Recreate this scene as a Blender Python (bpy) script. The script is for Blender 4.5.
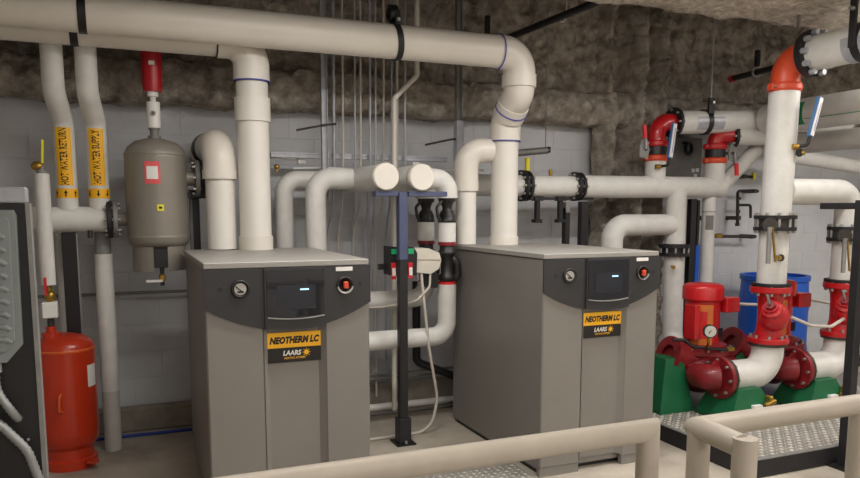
import bpy, math, random
from mathutils import Vector, Matrix, noise
random.seed(7)
for o in list(bpy.data.objects): bpy.data.objects.remove(o, do_unlink=True)
SC = bpy.context.scene
COL = SC.collection
R = math.radians

# ------------------------------------------------------------------ camera
cam = bpy.data.cameras.new('camera'); camo = bpy.data.objects.new('camera', cam); COL.objects.link(camo)
camo.location = (0, 0, 1.58)
camo.rotation_euler = (R(90 - 6.843), 0, R(-22.614))
cam.sensor_width = 36; cam.lens = 725 / 860 * 36; cam.shift_y = 58 / 860
cam.clip_start = .05
SC.camera = camo
# ------------------------------------------------------------------ world, lamps, exposure
w = bpy.data.worlds.new('world'); SC.world = w; w.use_nodes = True
w.node_tree.nodes['Background'].inputs[0].default_value = (.8, .85, 1, 1)
w.node_tree.nodes['Background'].inputs[1].default_value = .15
def strip(x, y, z, e, sx=1.25, sy=.2, col=(1, .965, .93), up=False):
    l = bpy.data.lights.new('strip_or_fill_lamp', 'AREA'); l.shape = 'RECTANGLE'; l.size = sx; l.size_y = sy
    l.energy = e; l.color = col
    o = bpy.data.objects.new('strip_or_fill_lamp', l); COL.objects.link(o); o.location = (x, y, z)
    if up: o.rotation_euler = (math.pi, 0, 0)
    return o
for x in (1.0, 3.0, 5.6): strip(x, 3.3, 2.84, 37)
for x in (1.2, 3.6, 5.8):      # strips with unseen uplights, added to brighten the ceiling and fill the room
    strip(x, 1.6, 2.52, 9); strip(x, 1.6, 2.56, 20, up=True)
for x in (.8, 3.2, 5.6): strip(x, -1.2, 2.84, 66)
strip(6.6, 2.6, 2.84, 30)  # extra lamp added to brighten the pipes at the right
SC.view_settings.view_transform = 'Standard'; SC.view_settings.look = 'None'
SC.view_settings.gamma = 1; SC.view_settings.use_curve_mapping = False
SC.view_settings.exposure = -0.08

# ------------------------------------------------------------------ materials
def lin(c): return tuple((v / 12.92 if v <= .04045 else ((v + .055) / 1.055) ** 2.4) for v in (x / 255 for x in c))
MATS = {}
def mat(name, rgb, rough=.5, metal=0., var=.08, scale=6., bump=0., bscale=40., spec=.5, emit=0., dirt=None, coat=0.):
    m = bpy.data.materials.new(name); m.use_nodes = True; nt = m.node_tree; N = nt.nodes; L = nt.links
    b = N['Principled BSDF']; c = lin(rgb)
    tc = N.new('ShaderNodeTexCoord'); nz = N.new('ShaderNodeTexNoise'); nz.inputs['Scale'].default_value = scale
    nz.inputs['Detail'].default_value = 6; nz.inputs['Roughness'].default_value = .6
    geo = N.new('ShaderNodeNewGeometry'); L.new(geo.outputs['Position'], nz.inputs['Vector'])
    rp = N.new('ShaderNodeValToRGB'); L.new(nz.outputs['Fac'], rp.inputs['Fac'])
    d = dirt and lin(dirt) or tuple(v * (1 - 2 * var) for v in c)
    rp.color_ramp.elements[0].position = .3; rp.color_ramp.elements[1].position = .7
    rp.color_ramp.elements[0].color = (*d, 1); rp.color_ramp.elements[1].color = (*[min(1, v * (1 + var)) for v in c], 1)
    L.new(rp.outputs['Color'], b.inputs['Base Color'])
    b.inputs['Roughness'].default_value = rough; b.inputs['Metallic'].default_value = metal
    b.inputs['Specular IOR Level'].default_value = spec; b.inputs['Coat Weight'].default_value = coat
    if bump:
        n2 = N.new('ShaderNodeTexNoise'); n2.inputs['Scale'].default_value = bscale; n2.inputs['Detail'].default_value = 5
        L.new(geo.outputs['Position'], n2.inputs['Vector'])
        bp = N.new('ShaderNodeBump'); bp.inputs['Strength'].default_value = bump; bp.inputs['Distance'].default_value = .02
        L.new(n2.outputs['Fac'], bp.inputs['Height']); L.new(bp.outputs['Normal'], b.inputs['Normal'])
    if emit: b.inputs['Emission Color'].default_value = (*c, 1); b.inputs['Emission Strength'].default_value = emit
    MATS[name] = m; return m
mat('pvc', (221, 215, 205), .38, var=.03, scale=3)
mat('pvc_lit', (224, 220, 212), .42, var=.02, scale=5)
mat('jacket', (218, 216, 211), .55, var=.05, scale=9, bump=.08, bscale=25)
mat('jacket_grey', (196, 193, 187), .6, var=.06, scale=8, bump=.1)
mat('joint_shadow', (150, 142, 130), .6)
mat('wall_paint', (205, 206, 209), .7, var=.05, scale=3, bump=.15, bscale=60)
mat('mortar', (201, 202, 205), .85, var=.05)
mat('room_wall', (188, 185, 180), .8, var=.05, scale=2)
mat('curb', (150, 143, 130), .85, var=.15, scale=7, bump=.3)
mat('floor', (186, 178, 164), .62, var=.12, scale=1.6, bump=.12, bscale=18, dirt=(140, 131, 118))
mat('sprayed', (186, 177, 165), .97, var=.2, scale=9, bump=1., bscale=95, spec=.1, dirt=(116, 107, 97))
mat('sprayed_pale', (222, 213, 200), .97, var=.15, scale=18, bump=1., bscale=80, spec=.1, dirt=(160, 150, 137))
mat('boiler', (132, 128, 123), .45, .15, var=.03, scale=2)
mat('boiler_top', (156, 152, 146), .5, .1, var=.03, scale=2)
mat('fascia', (46, 45, 47), .5, var=.05, scale=20)
mat('window_glass', (24, 26, 34), .08, var=.02, coat=.6)
mat('screen_panel', (34, 37, 46), .3)
mat('readout', (170, 215, 240), .4, emit=1.2)
mat('chrome', (170, 168, 165), .25, .9)
mat('galv', (176, 178, 184), .42, .25, var=.1, scale=14)
mat('galv_blue_lit', (80, 87, 116), .45, .35, var=.06)
mat('galv_dull', (134, 133, 130), .6, .15, var=.1, scale=10)
mat('black', (26, 25, 27), .45, var=.1)
mat('black_steel', (42, 41, 44), .5, .3, var=.12, scale=9)
mat('rubber', (34, 33, 33), .42)
mat('iron', (70, 66, 62), .55, .5, var=.15, scale=20)
mat('bolt', (182, 182, 178), .4, .8, var=.1, scale=60)
mat('brass', (176, 140, 62), .35, .8, var=.12, scale=30)
mat('vessel', (136, 130, 120), .4, .1, var=.03)
mat('tank', (190, 52, 22), .33, var=.05, scale=4, coat=.2)
mat('tank_lip', (216, 96, 40), .4)
mat('pump', (190, 26, 32), .36, var=.08, scale=10, coat=.25)
mat('pump_dark', (134, 28, 34), .42, var=.15, scale=9, coat=.1)
mat('orange_red', (216, 78, 44), .42, var=.08)
mat('vent_red', (168, 20, 30), .35, var=.05)
mat('guard', (196, 104, 40), .45, var=.12)
mat('green', (24, 100, 62), .45, var=.08, scale=8)
mat('blue', (20, 84, 184), .4, var=.05)
mat('blue_hose', (30, 60, 160), .5)
mat('beige_rail', (168, 159, 145), .45, var=.05, scale=7)
mat('yellow', (252, 188, 28), .5, var=.03)
mat('yellow_bright', (232, 222, 40), .5, var=.03)
mat('ink', (28, 24, 22), .6)
mat('paper', (232, 230, 226), .6, var=.02)
mat('tag_red', (226, 92, 96), .6)
mat('green_print', (20, 140, 84), .5)
mat('cable', (196, 188, 178), .5, var=.06)
mat('beige_case', (206, 200, 186), .42, var=.03)
mat('sheath', (150, 152, 152), .45, .5, var=.08)
mat('led_green', (30, 170, 110), .4)
mat('red_plastic', (214, 36, 46), .4)
mat('blue_ink', (70, 74, 170), .5)
mat('drive_grey', (128, 134, 133), .5, var=.03)
mat('tread', (150, 146, 138), .62, .2, var=.12, scale=12)
mat('stud', (196, 192, 184), .5, .2, var=.1)
mat('therm_blue', (66, 118, 176), .4)
mat('dial', (186, 184, 178), .3)

# ------------------------------------------------------------------ geometry helpers
class G:
    def __init__(s): s.v = []; s.f = []; s.sm = []
    def add(s, v, f, smooth=False):
        n = len(s.v); s.v += [Vector(p) for p in v]; s.f += [tuple(i + n for i in q) for q in f]; s.sm += [smooth] * len(f); return s
def frame(axis):
    a = Vector(axis).normalized(); t = Vector((0, 0, 1)) if abs(a.z) < .9 else Vector((1, 0, 0))
    u = t.cross(a).normalized(); return u, a.cross(u), a
def box(c, s, rot=None, g=None, ch=0.):
    g = g or G(); hx, hy, hz = (k / 2 for k in s); c = Vector(c); M = rot or Matrix.Identity(3)
    if ch:
        v = []; f = []
        for sx in (-1, 1):
            for sy in (-1, 1):
                for sz in (-1, 1):
                    for k in range(3):
                        p = [sx * hx, sy * hy, sz * hz]
                        for j in range(3):
                            if j != k: p[j] -= (sx, sy, sz)[j] * ch
                        v.append(c + M @ Vector(p))
        def i(sx, sy, sz, k): return (((sx > 0) * 2 + (sy > 0)) * 2 + (sz > 0)) * 3 + k
        for s_ in (-1, 1):
            f.append([i(s_, a, b, 0) for a, b in ((-1, -1), (1, -1), (1, 1), (-1, 1))][::s_])
            f.append([i(a, s_, b, 1) for a, b in ((-1, -1), (-1, 1), (1, 1), (1, -1))][::s_])
            f.append([i(a, b, s_, 2) for a, b in ((-1, -1), (1, -1), (1, 1), (-1, 1))][::s_])
        for a in (-1, 1):
            for b in (-1, 1):
                f.append((i(a, b, -1, 0), i(a, b, 1, 0), i(a, b, 1, 1), i(a, b, -1, 1)))
                f.append((i(a, -1, b, 0), i(a, 1, b, 0), i(a, 1, b, 2), i(a, -1, b, 2)))
                f.append((i(-1, a, b, 1), i(1, a, b, 1), i(1, a, b, 2), i(-1, a, b, 2)))
                for d in (-1, 1): f.append((i(a, b, d, 0), i(a, b, d, 1), i(a, b, d, 2)))
        return g.add(v, f)
    v = [c + M @ Vector((x * hx, y * hy, z * hz)) for x in (-1, 1) for y in (-1, 1) for z in (-1, 1)]
    return g.add(v, [(0, 1, 3, 2), (4, 6, 7, 5), (0, 4, 5, 1), (2, 3, 7, 6), (0, 2, 6, 4), (1, 5, 7, 3)])
def bx(x0, x1, y0, y1, z0, z1, g=None, ch=0.):
    return box(((x0 + x1) / 2, (y0 + y1) / 2, (z0 + z1) / 2), (x1 - x0, y1 - y0, z1 - z0), None, g, ch)
def rpath(pts, bend, n=7):
    pts = [Vector(p) for p in pts]; out = [pts[0]]
    for i in range(1, len(pts) - 1):
        b = bend[i - 1] if isinstance(bend, (list, tuple)) else bend
        a = (pts[i - 1] - pts[i]).normalized(); c = (pts[i + 1] - pts[i]).normalized()
        ang = math.pi - a.angle(c)
        if ang < .01 or b <= 0: out.append(pts[i]); continue
        t = b * math.tan(ang / 2); t = min(t, .499 * (pts[i - 1] - pts[i]).length if i > 1 else t, .499 * (pts[i + 1] - pts[i]).length if i < len(pts) - 2 else t)
        rr = t / math.tan(ang / 2); bis = (a + c).normalized(); cen = pts[i] + bis * math.hypot(rr, t)
        p0 = pts[i] + a * t - cen; p1 = pts[i] + c * t - cen; ax = p0.cross(p1).normalized()
        for k in range(n + 1): out.append(cen + Matrix.Rotation(ang * k / n, 3, ax) @ p0)
    out.append(pts[-1]); return out
def tube(pts, r, bend=0., seg=20, n=7, g=None, caps=True):
    g = g or G(); P = rpath(pts, bend, n); m = len(P); v = []
    T = [(P[min(i + 1, m - 1)] - P[max(i - 1, 0)]).normalized() for i in range(m)]
    for i in range(1, m - 1):
        T[i] = ((P[i] - P[i - 1]).normalized() + (P[i + 1] - P[i]).normalized()).normalized()
    u, w_, _ = frame(T[0])
    for i in range(m):
        if i:
            q = T[i - 1].rotation_difference(T[i]); u = q @ u
        u = (u - T[i] * u.dot(T[i])).normalized(); w_ = T[i].cross(u)
        sc = 1.
        if 0 < i < m - 1:
            cs = max(.5, T[i].dot((P[i] - P[i - 1]).normalized())); sc = 1 / cs
            k = (P[i + 1] - P[i]).normalized() - (P[i] - P[i - 1]).normalized()
        rr = r[i] if isinstance(r, (list, tuple)) else r
        for j in range(seg):
            a = 2 * math.pi * j / seg; d = u * math.cos(a) + w_ * math.sin(a)
            if sc > 1.03:
                kk = k.normalized(); d = d + kk * d.dot(kk) * (sc - 1)
            v.append(P[i] + d * rr)
    f = [(i * seg + j, i * seg + (j + 1) % seg, (i + 1) * seg + (j + 1) % seg, (i + 1) * seg + j) for i in range(m - 1) for j in range(seg)]
    g.add(v, f, True)
    if caps: g.add(v[:seg], [tuple(range(seg))[::-1]]); g.add(v[-seg:], [tuple(range(seg))])
    return g
def lathe(prof, c=(0, 0, 0), axis=(0, 0, 1), seg=28, g=None, smooth=True, a0=0., a1=360.):
    """prof: (radius, along-axis) pairs; sharp corner where a pair is repeated"""
    g = g or G(); u, w_, a = frame(axis); c = Vector(c)
    full = abs(a1 - a0) >= 359.9; ns = seg if full else seg + 1
    groups = [[]]
    for p in prof:
        if groups[-1] and groups[-1][-1] == p: groups.append([p])
        else: groups[-1].append(p)
    for gr in groups:
        if len(gr) < 2: continue
        v = []
        for r, z in gr:
            for j in range(ns):
                t = R(a0 + (a1 - a0) * j / seg); v.append(c + a * z + (u * math.cos(t) + w_ * math.sin(t)) * r)
        f = []
        for i in range(len(gr) - 1):
            for j in range(ns if full else ns - 1):
                k = (j + 1) % ns; f.append((i * ns + j, i * ns + k, (i + 1) * ns + k, (i + 1) * ns + j))
        g.add(v, f, smooth)
    return g
def sharp(pts):
    out = [pts[0]]
    for p in pts[1:-1]: out += [p, p]
    return out + [pts[-1]]
def cyl(c, axis, r, h, seg=24, g=None):
    return lathe(sharp([(0.0001, 0), (r, 0), (r, h), (0.0001, h)]), c, axis, seg, g)
def prism(poly, axis_o, ux, uy, depth, g=None):
    """polygon in the plane (ux, uy) at axis_o, extruded along depth vector"""
    g = g or G(); o = Vector(axis_o); ux = Vector(ux); uy = Vector(uy); d = Vector(depth); n = len(poly)
    a = [o + ux * p[0] + uy * p[1] for p in poly]; b = [p + d for p in a]
    return g.add(a + b, [tuple(range(n)), tuple(range(2 * n - 1, n - 1, -1))] + [(i, i + n, (i + 1) % n + n, (i + 1) % n) for i in range(n)])
def bolts(c, axis, r, n, br=.009, h=.02, z=0., g=None, off=0.):
    g = g or G(); u, w_, a = frame(axis); c = Vector(c)
    for k in range(n):
        t = 2 * math.pi * (k + off) / n
        cyl(c + a * z + (u * math.cos(t) + w_ * math.sin(t)) * r, axis, br, h, 6, g)
    return g
def sphere(c, r, g=None, seg=16, sc=(1, 1, 1)):
    g = g or G(); c = Vector(c); h = lathe([(max(.0001, r * math.sin(math.pi * i / 10)), -r * math.cos(math.pi * i / 10)) for i in range(11)], (0, 0, 0), (0, 0, 1), seg)
    return g.add([c + Vector((p.x * sc[0], p.y * sc[1], p.z * sc[2])) for p in h.v], h.f, True)
def mk(name, g, m, parent=None, base=(0, 0, 0)):
    me = bpy.data.meshes.new(name); b = Vector(base)
    me.from_pydata([p - b for p in g.v], [], g.f); me.polygons.foreach_set('use_smooth', g.sm); me.update()
    import bmesh
    bm = bmesh.new(); bm.from_mesh(me); bmesh.ops.recalc_face_normals(bm, faces=bm.faces); bm.to_mesh(me); bm.free()
    me.materials.append(MATS[m]); o = bpy.data.objects.new(name, me); COL.objects.link(o)
    if parent: o.parent = parent
    return o
def tag(o, label, cat, group=None):
    o['label'] = label; o['category'] = cat
    if group: o['group'] = group
    return o
def thing(name, label, cat, base, group=None):
    o = bpy.data.objects.new(name, None); COL.objects.link(o); o.location = base; o.empty_display_size = .05
    return tag(o, label, cat, group)
def part(t, name, g, m, sub=None, label=None, stuff=False):
    """part of thing t in world coordinates; sub = the part it belongs to"""
    root = t
    o = mk(name, g, m, sub or t, t.location)
    if label: o['label'] = label
    if stuff: o['kind'] = 'stuff'
    return o
def solo(name, g, m, label, cat, base=None, group=None):
    if base is None:
        zs = min(p.z for p in g.v); q = [p for p in g.v if p.z < zs + .02]; base = (sum(p.x for p in q) / len(q), sum(p.y for p in q) / len(q), zs)
    o = mk(name, g, m, None, base); o.location = base; return tag(o, label, cat, group)
def struct(name, g, m, parent=None):
    o = mk(name, g, m, parent); o['kind'] = 'structure'; return o
def text_geo(s, size, bold=.0, shear=0.):
    cu = bpy.data.curves.new('t', 'FONT'); cu.body = s; cu.size = size; cu.align_x = 'CENTER'; cu.align_y = 'CENTER'; cu.offset = bold
    cu.resolution_u = 2; cu.shear = shear; cu.fill_mode = 'FRONT'
    o = bpy.data.objects.new('t', cu); COL.objects.link(o); bpy.context.view_layer.update()
    me = bpy.data.meshes.new_from_object(o.evaluated_get(bpy.context.evaluated_depsgraph_get()))
    v = [x.co.copy() for x in me.vertices]; f = [tuple(p.vertices) for p in me.polygons]
    bpy.data.objects.remove(o); bpy.data.curves.remove(cu); bpy.data.meshes.remove(me); return v, f
def flat_text(s, size, o, ux, uy, bold=0., shear=0., sx=1.):
    v, f = text_geo(s, size, bold, shear); o = Vector(o); ux = Vector(ux); uy = Vector(uy)
    return G().add([o + ux * p.x * sx + uy * p.y for p in v], f)
def rough_grid(fn, nu, nv):
    v = [fn(i / nu, j / nv) for i in range(nu + 1) for j in range(nv + 1)]
    f = [(i * (nv + 1) + j, (i + 1) * (nv + 1) + j, (i + 1) * (nv + 1) + j + 1, i * (nv + 1) + j + 1) for i in range(nu) for j in range(nv)]
    return G().add(v, f, True)
def fbm(p, o=5): return noise.fractal(Vector(p), .9, 2.1, o, noise_basis='PERLIN_ORIGINAL')

# ================================================================== the setting
XL, XR, YF, YB = -1.6, 8.4, -2.2, 5.75
FZ = -.055   # floor level
struct('floor', rough_grid(lambda a, b: Vector((XL + (XR - XL) * a, YF + (YB - YF) * b, FZ)), 2, 2), 'floor')
wb = struct('wall_back', bx(XL, XR, YB + .0005, YB + .15, FZ, 2.9), 'mortar')
struct('wall_left', bx(XL - .1, XL, YF, YB + .1, FZ, 3.6), 'room_wall')
struct('wall_right', bx(XR, XR + .1, YF, YB + .1, FZ, 3.6), 'room_wall')
struct('wall_front', bx(XL, XR, YF - .1, YF, FZ, 3.6), 'room_wall')
struct('baseboard_back', bx(XL, 3.95, 5.66, YB + .004, FZ, .125, None, .012), 'curb')
blk = None
for r_ in range(11):
    for c_ in range(26):
        x0 = XL + .4 * c_ - (.2 if r_ % 2 else 0); x1 = x0 + .4
        if x0 < XL - .01 or x1 > XR + .01: continue
        if blk is None:
            blk = mk('block', box((0, 0, 0), (.3965, .03, .1965), None, None, .002), 'wall_paint', wb); o = blk
        else:
            o = blk.copy(); COL.objects.link(o); o.parent = wb
        o.location = ((x0 + x1) / 2, YB + .012, .13 + .2 * r_ + .1)
# sprayed fireproofing over the beam at the head of the back wall
def upper(a, b):
    x = XL + (XR - XL) * a; s = b * 1.62
    # profile along s: underside, face of the bulging beam, step back, upper face
    if s < .22: y, z = 5.76 - s * 1.1, 2.34 - .02 * math.sin(s * 14)
    elif s < .52: t = (s - .22) / .3; y, z = 5.52 - .06 * math.sin(t * 3.1), 2.34 + .27 * t
    elif s < .66: t = (s - .52) / .14; y, z = 5.52 + .13 * t, 2.61 + .02 * t
    else: t = (s - .66) / .96; y, z = 5.65 - .02 * t, 2.63 + .97 * t
    k = min(1, s / .1)
    d = .045 * fbm((x * 2.3, z * 4, 3.1)) + .03 * fbm((x * 9, z * 9, 1.7)) + .02 * fbm((x * 24, z * 24, 5))
    e = .03 * fbm((x * 3.1, 9.2, z)) + .018 * fbm((x * 11, 4.2, z * 2))
    return Vector((x, y - d * k, z + e * k))
struct('trim_1', rough_grid(upper, 620, 96), 'sprayed')
def column(a, b):
    x = 3.96 + .8 * a; z = FZ + 3.67 * b
    prof = .16 * max(0, math.sin(math.pi * a)) ** .45
    ridge = .12 * math.sin(a * 17 + .8 * fbm((z * 1.3, .3, 2))) * min(1, 6 * a * (1 - a))
    d = .06 * fbm((x * 3.2, z * 1.5, 8.3)) + .04 * fbm((x * 9, z * 6, 2.2)) + .02 * fbm((x * 25, z * 25, 6))
    cr = abs(fbm((x * 1.6 + .3, z * 2.1, 4.4))); d -= .06 * max(0, 1 - cr / .06)
    e = min(1, 8 * a * (1 - a) + .1)
    return Vector((x + .02 * fbm((z * 6, x, 1)), 5.66 - prof - (d + ridge) * e, z))
struct('trim_2', rough_grid(column, 60, 240), 'sprayed')
# the low ceiling slab ends at y 4.2; a deeper bay lies between it and the back wall
def soffit(a, b):
    x = XL + (XR - XL) * a; s = b * 7.1
    if s < 6.4: y, z = YF + s, 2.95
    else: y, z = 4.2, 2.95 + (s - 6.4)
    near = max(0, 1 - abs(y - 4.2) / 1.6)
    d = (.05 * fbm((x * 2.6, y * 2.6, z * 2.6)) + .03 * fbm((x * 8, y * 8, z * 8)) + .015 * fbm((x * 22, y * 22, z * 22))) * near
    return Vector((x, y + (d if s > 6.3 else 0), z + d * .8))
struct('ceiling', rough_grid(soffit, 330, 140), 'sprayed_pale')
struct('trim_3', bx(XL, XR, 4.15, YB + .1, 3.6, 3.7), 'sprayed')

# ================================================================== pipe building blocks
def band(t, c, axis, r, h, m, name='coupling', sub=None):
    return part(t, name, lathe(sharp([(r * .9, 0), (r, 0), (r, h), (r * .9, h)]), c, axis, 28), m, sub)
def flange(t, c, axis, r, h, n=8, m='black_steel', bm='bolt', br=.011, bh=.016, hole=.0, both=False):
    a = Vector(axis).normalized(); c = Vector(c)
    fl = part(t, 'flange', lathe(sharp([(max(.0001, hole), 0), (r * .97, 0), (r, h * .12), (r, h * .88), (r * .97, h), (max(.0001, hole), h)]), c, axis, 32), m)
    g = bolts(c, a, r * .84, n, br, bh, h); bolts(c, -a, r * .84, n, br, bh, 0, g)
    part(t, 'bolts', g, bm, fl, stuff=True)
    return fl
def grooved(t, c, axis, r, h, m, lug=(1, 0, 0)):
    """two-piece grooved coupling with bolt lugs"""
    a = Vector(axis).normalized(); l = Vector(lug).normalized(); c = Vector(c); o = a.cross(l)
    rot = Matrix((l, o, a)).transposed()
    g = lathe(sharp([(r * .9, 0), (r * 1.06, 0), (r * 1.14, h * .25), (r * 1.14, h * .75), (r * 1.06, h), (r * .9, h)]), c, axis, 28)
    for s in (-1, 1): box(c + a * h / 2 + l * s * r * 1.22, (r * .36, r * .5, h * .8), rot, g, r * .04)
    k = part(t, 'coupling', g, m)
    b = G()
    for s in (-1, 1): cyl(c + a * h / 2 + l * s * r * 1.25 - o * r * .36, o, r * .08, r * .72, 8, b)
    part(t, 'bolts', b, 'bolt', k, stuff=True)
def cyl_strip(t, c, r, a0, a1, z0, z1, m, name, sub=None):
    """label wrapped on a vertical pipe, angles measured from +x"""
    g = G(); n = max(12, int(abs(a1 - a0) / 5)); v = []
    for i in range(n + 1):
        a = R(a0 + (a1 - a0) * i / n)
        for z in (z0, z1): v.append(Vector((c[0] + r * math.cos(a), c[1] + r * math.sin(a), z)))
    return part(t, name, g.add(v, [(2 * i, 2 * i + 2, 2 * i + 3, 2 * i + 1) for i in range(n)], True), m, sub)
def cyl_text(t, s, c, r, amid, z, size, m, sub, bold=.0, sx=1., name='lettering'):
    """letters reading upwards on a vertical pipe"""
    v, f = text_geo(s, size, bold); a0 = R(amid)
    g = G().add([Vector((c[0] + r * math.cos(a0 - p.y / r), c[1] + r * math.sin(a0 - p.y / r), z + p.x * sx)) for p in v], f)
    return part(t, name, g, m, sub)

# ================================================================== boilers
def make_boiler():
    t = thing('boiler', 'x', 'boiler', (0, 0, 0)); W, D, H = .85, 1.32, 1.32
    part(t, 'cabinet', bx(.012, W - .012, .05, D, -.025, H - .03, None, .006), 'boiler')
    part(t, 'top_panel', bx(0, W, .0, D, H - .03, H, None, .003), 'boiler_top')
    b = bx(.03, W - .03, .08, D - .04, FZ, -.025)
    part(t, 'plinth', b, 'black')
    zt = H - .032
    part(t, 'front_panel', bx(0, .285, 0, .05, .0, zt, None, .008), 'boiler')
    part(t, 'front_panel', bx(.605, W, 0, .05, .0, zt, None, .008), 'boiler')
    part(t, 'center_panel', bx(.284, .606, .03, .052, .02, zt, None, .003), 'boiler')
    for x, s in ((.285, 1), (.605, -1)):
        part(t, 'bevel_strip', prism([(0, 0), (.03 * s, .03), (0, .03)], (x, .0, .02), (1, 0, 0), (0, 1, 0), (0, 0, zt - .02)), 'boiler')
    # black control fascia with a bowed lower edge, in two wings
    def arc(x): u = (x - W / 2) / (W / 2); return .985 - .02 + .125 * u * u
    for x0, x1 in ((-.004, .290), (.607, W + .004)):
        poly = [(x0, zt), (x1, zt)] + [(x1 + (x0 - x1) * i / 8, arc(x1 + (x0 - x1) * i / 8)) for i in range(9)]
        f = part(t, 'control_fascia', prism(poly, (0, -.012, 0), (1, 0, 0), (0, 0, 1), (0, .014, 0)), 'fascia')
    # window hood over the display
    g = G(); n = 10; poly = [(.290, zt), (.607, zt)] + [(.607 - .317 * i / n, .968 + .012 * ((i / n * 2 - 1) ** 2)) for i in range(n + 1)]
    h = part(t, 'display_hood', prism(poly, (0, -.026, 0), (1, 0, 0), (0, 0, 1), (0, .05, 0)), 'fascia')
    poly = [(.300, zt - .012), (.597, zt - .012)] + [(.597 - .297 * i / n, 1.034 + .012 * ((i / n * 2 - 1) ** 2)) for i in range(n + 1)]
    part(t, 'window_pane', prism(poly, (0, -.030, 0), (1, 0, 0), (0, 0, 1), (0, .004, 0)), 'window_glass', h)
    part(t, 'screen', bx(.35, .55, -.0312, -.0295, 1.075, 1.20, None), 'screen_panel', h)
    part(t, 'readout', bx(.47, .515, -.0325, -.031, 1.172, 1.18), 'readout', h)
    lip = [(.302 + .293 * i / n, -.031, 1.024 + .012 * ((i / n * 2 - 1) ** 2)) for i in range(n + 1)]
    part(t, 'lip_strip', tube(lip, .004, 0, 6), 'galv_dull', h)
    # gauge and rocker switch in round wells
    for x, kind in ((.172, 0), (.712, 1)):
        z = 1.188
        k = part(t, 'bezel', lathe([(.034, .0), (.045, .004), (.046, .014), (.036, .016), (.034, .006), (.0001, .006)], (x, -.010, z), (0, -1, 0), 28), 'black')
        if kind == 0:
            part(t, 'gauge_dial', cyl((x, -.017, z), (0, -1, 0), .03, .003), 'dial', k)
            gg = box((x - .004, -.0215, z - .002), (.05, .002, .006), Matrix.Rotation(R(40), 3, 'Y')); box((x, -.0215, z - .014), (.03, .0018, .009), None, gg)
            part(t, 'gauge_needle', gg, 'ink', k)
        else:
            part(t, 'rocker_switch', box((x + .002, -.026, z), (.024, .02, .036), None, None, .003), 'orange_red', k)
            part(t, 'crescent', lathe([(.036, .014), (.045, .0155)], (x, -.012, z), (0, -1, 0), 16, None, True, 190, 350), 'chrome', k)
    for x in (.075, .795): part(t, 'screw_hole', cyl((x, -.0105, 1.19), (0, -1, 0), .010, .003, 12), 'black')
    part(t, 'sticker', bx(.665, .755, -.0145, -.0118, 1.262, 1.283), 'paper')
    s = part(t, 'name_plate', bx(.300, .590, .020, .031, .868, .948), 'yellow')
    part(t, 'name_lettering', flat_text('NEOTHERM LC', .047, (.443, .0192, .906), (1, 0, 0), (0, 0, 1), .0028, .25, .80), 'ink', s)
    s = part(t, 'name_plate', bx(.300, .590, .020, .031, .790, .868), 'ink')
    part(t, 'maker_lettering', flat_text('LAARS', .036, (.43, .0192, .838), (1, 0, 0), (0, 0, 1), .0014, .2, .9), 'paper', s)
    part(t, 'maker_lettering', flat_text('HEATING SYSTEMS', .0155, (.445, .0192, .812), (1, 0, 0), (0, 0, 1), .0003, .2, .85), 'yellow', s)
    sun = lathe([(.0001, 0), (.013, 0)], (.507, .0192, .838), (0, -1, 0), 14); bolts((.507, .0192, .838), (0, -1, 0), .018, 8, .003, .0005, 0, sun)
    part(t, 'sun_emblem', sun, 'yellow', s)
    # arched kick opening under the front
    part(t, 'kick_panel', bx(.0, .28, .004, .04, FZ, .002), 'boiler'); part(t, 'kick_panel', bx(.61, .85, .004, .04, FZ, .002), 'boiler')
    return t
def copy_tree(o, parent=None):
    c = o.copy(); COL.objects.link(c); c.parent = parent
    for ch in list(o.children): copy_tree(ch, c)
    return c
b1 = make_boiler(); b1.location = (.337, 3.7, 0)
b1['label'] = 'tall grey boiler cabinet with black control fascia standing nearest the orange-red tank'
b2 = copy_tree(b1); b2.location = (2.272, 3.7, 0)
b2['label'] = 'tall grey boiler cabinet with black control fascia standing beside the red pump'
for b in (b1, b2): b['group'] = 'grey boilers'

# ================================================================== vent pipes of the boilers
VR = .105
t = thing('vent_pipe', 'long white plastic vent pipe crossing overhead and dropping onto the boiler beside the red pump', 'pipe', (2.64, 4.88, 1.32))
TY, TZ, TR = 4.68, 2.686, .110
part(t, 'pipe', tube([(-1.55, TY, TZ), (2.48, TY, TZ)], TR, 0, 32), 'pvc')
part(t, 'elbow', tube([(2.46, TY, TZ), (2.64, TY, TZ), (2.64, TY, 2.50)], TR * 1.05, .14, 32, 10), 'pvc')
band(t, (2.64, TY, 2.535), (0, 0, -1), TR * 1.12, .085, 'pvc')
part(t, 'offset_pipe', tube([(2.64, TY, 2.52), (2.64, TY, 2.42), (2.64, 4.88, 2.22), (2.64, 4.88, 2.12)], TR * 1.0, .07, 32, 8), 'pvc')
band(t, (2.64, 4.755, 2.345), (0, .2, -.2), TR * 1.07, .11, 'pvc')
part(t, 'pipe', tube([(2.64, 4.88, 2.2), (2.64, 4.88, 1.325)], VR * .96, 0, 32), 'pvc_lit')
band(t, (2.64, 4.88, 2.085), (0, 0, 1), VR * 1.10, .13, 'pvc')
band(t, (2.64, 4.88, 1.32), (0, 0, 1), VR * 1.05, .06, 'pvc')
for c, a, r in (((2.465, TY, TZ), (1, 0, 0), TR), ((2.64, 4.79, 2.31), (0, .2, -.2), TR), ((2.64, 4.88, 2.085), (0, 0, 1), VR)):
    part(t, 'glue_line', lathe(sharp([(r * .9, 0), (r * 1.115, 0), (r * 1.115, .007), (r * .9, .007)]), c, a, 28), 'blue_ink')
t = thing('vent_pipe', 'white plastic vent pipe rising from the boiler nearest the orange-red tank', 'pipe', (.79, 4.9, 1.32))
part(t, 'pipe', tube([(-1.55, 4.9, 2.652), (.60, 4.9, 2.652)], VR, 0, 32), 'pvc')
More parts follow.
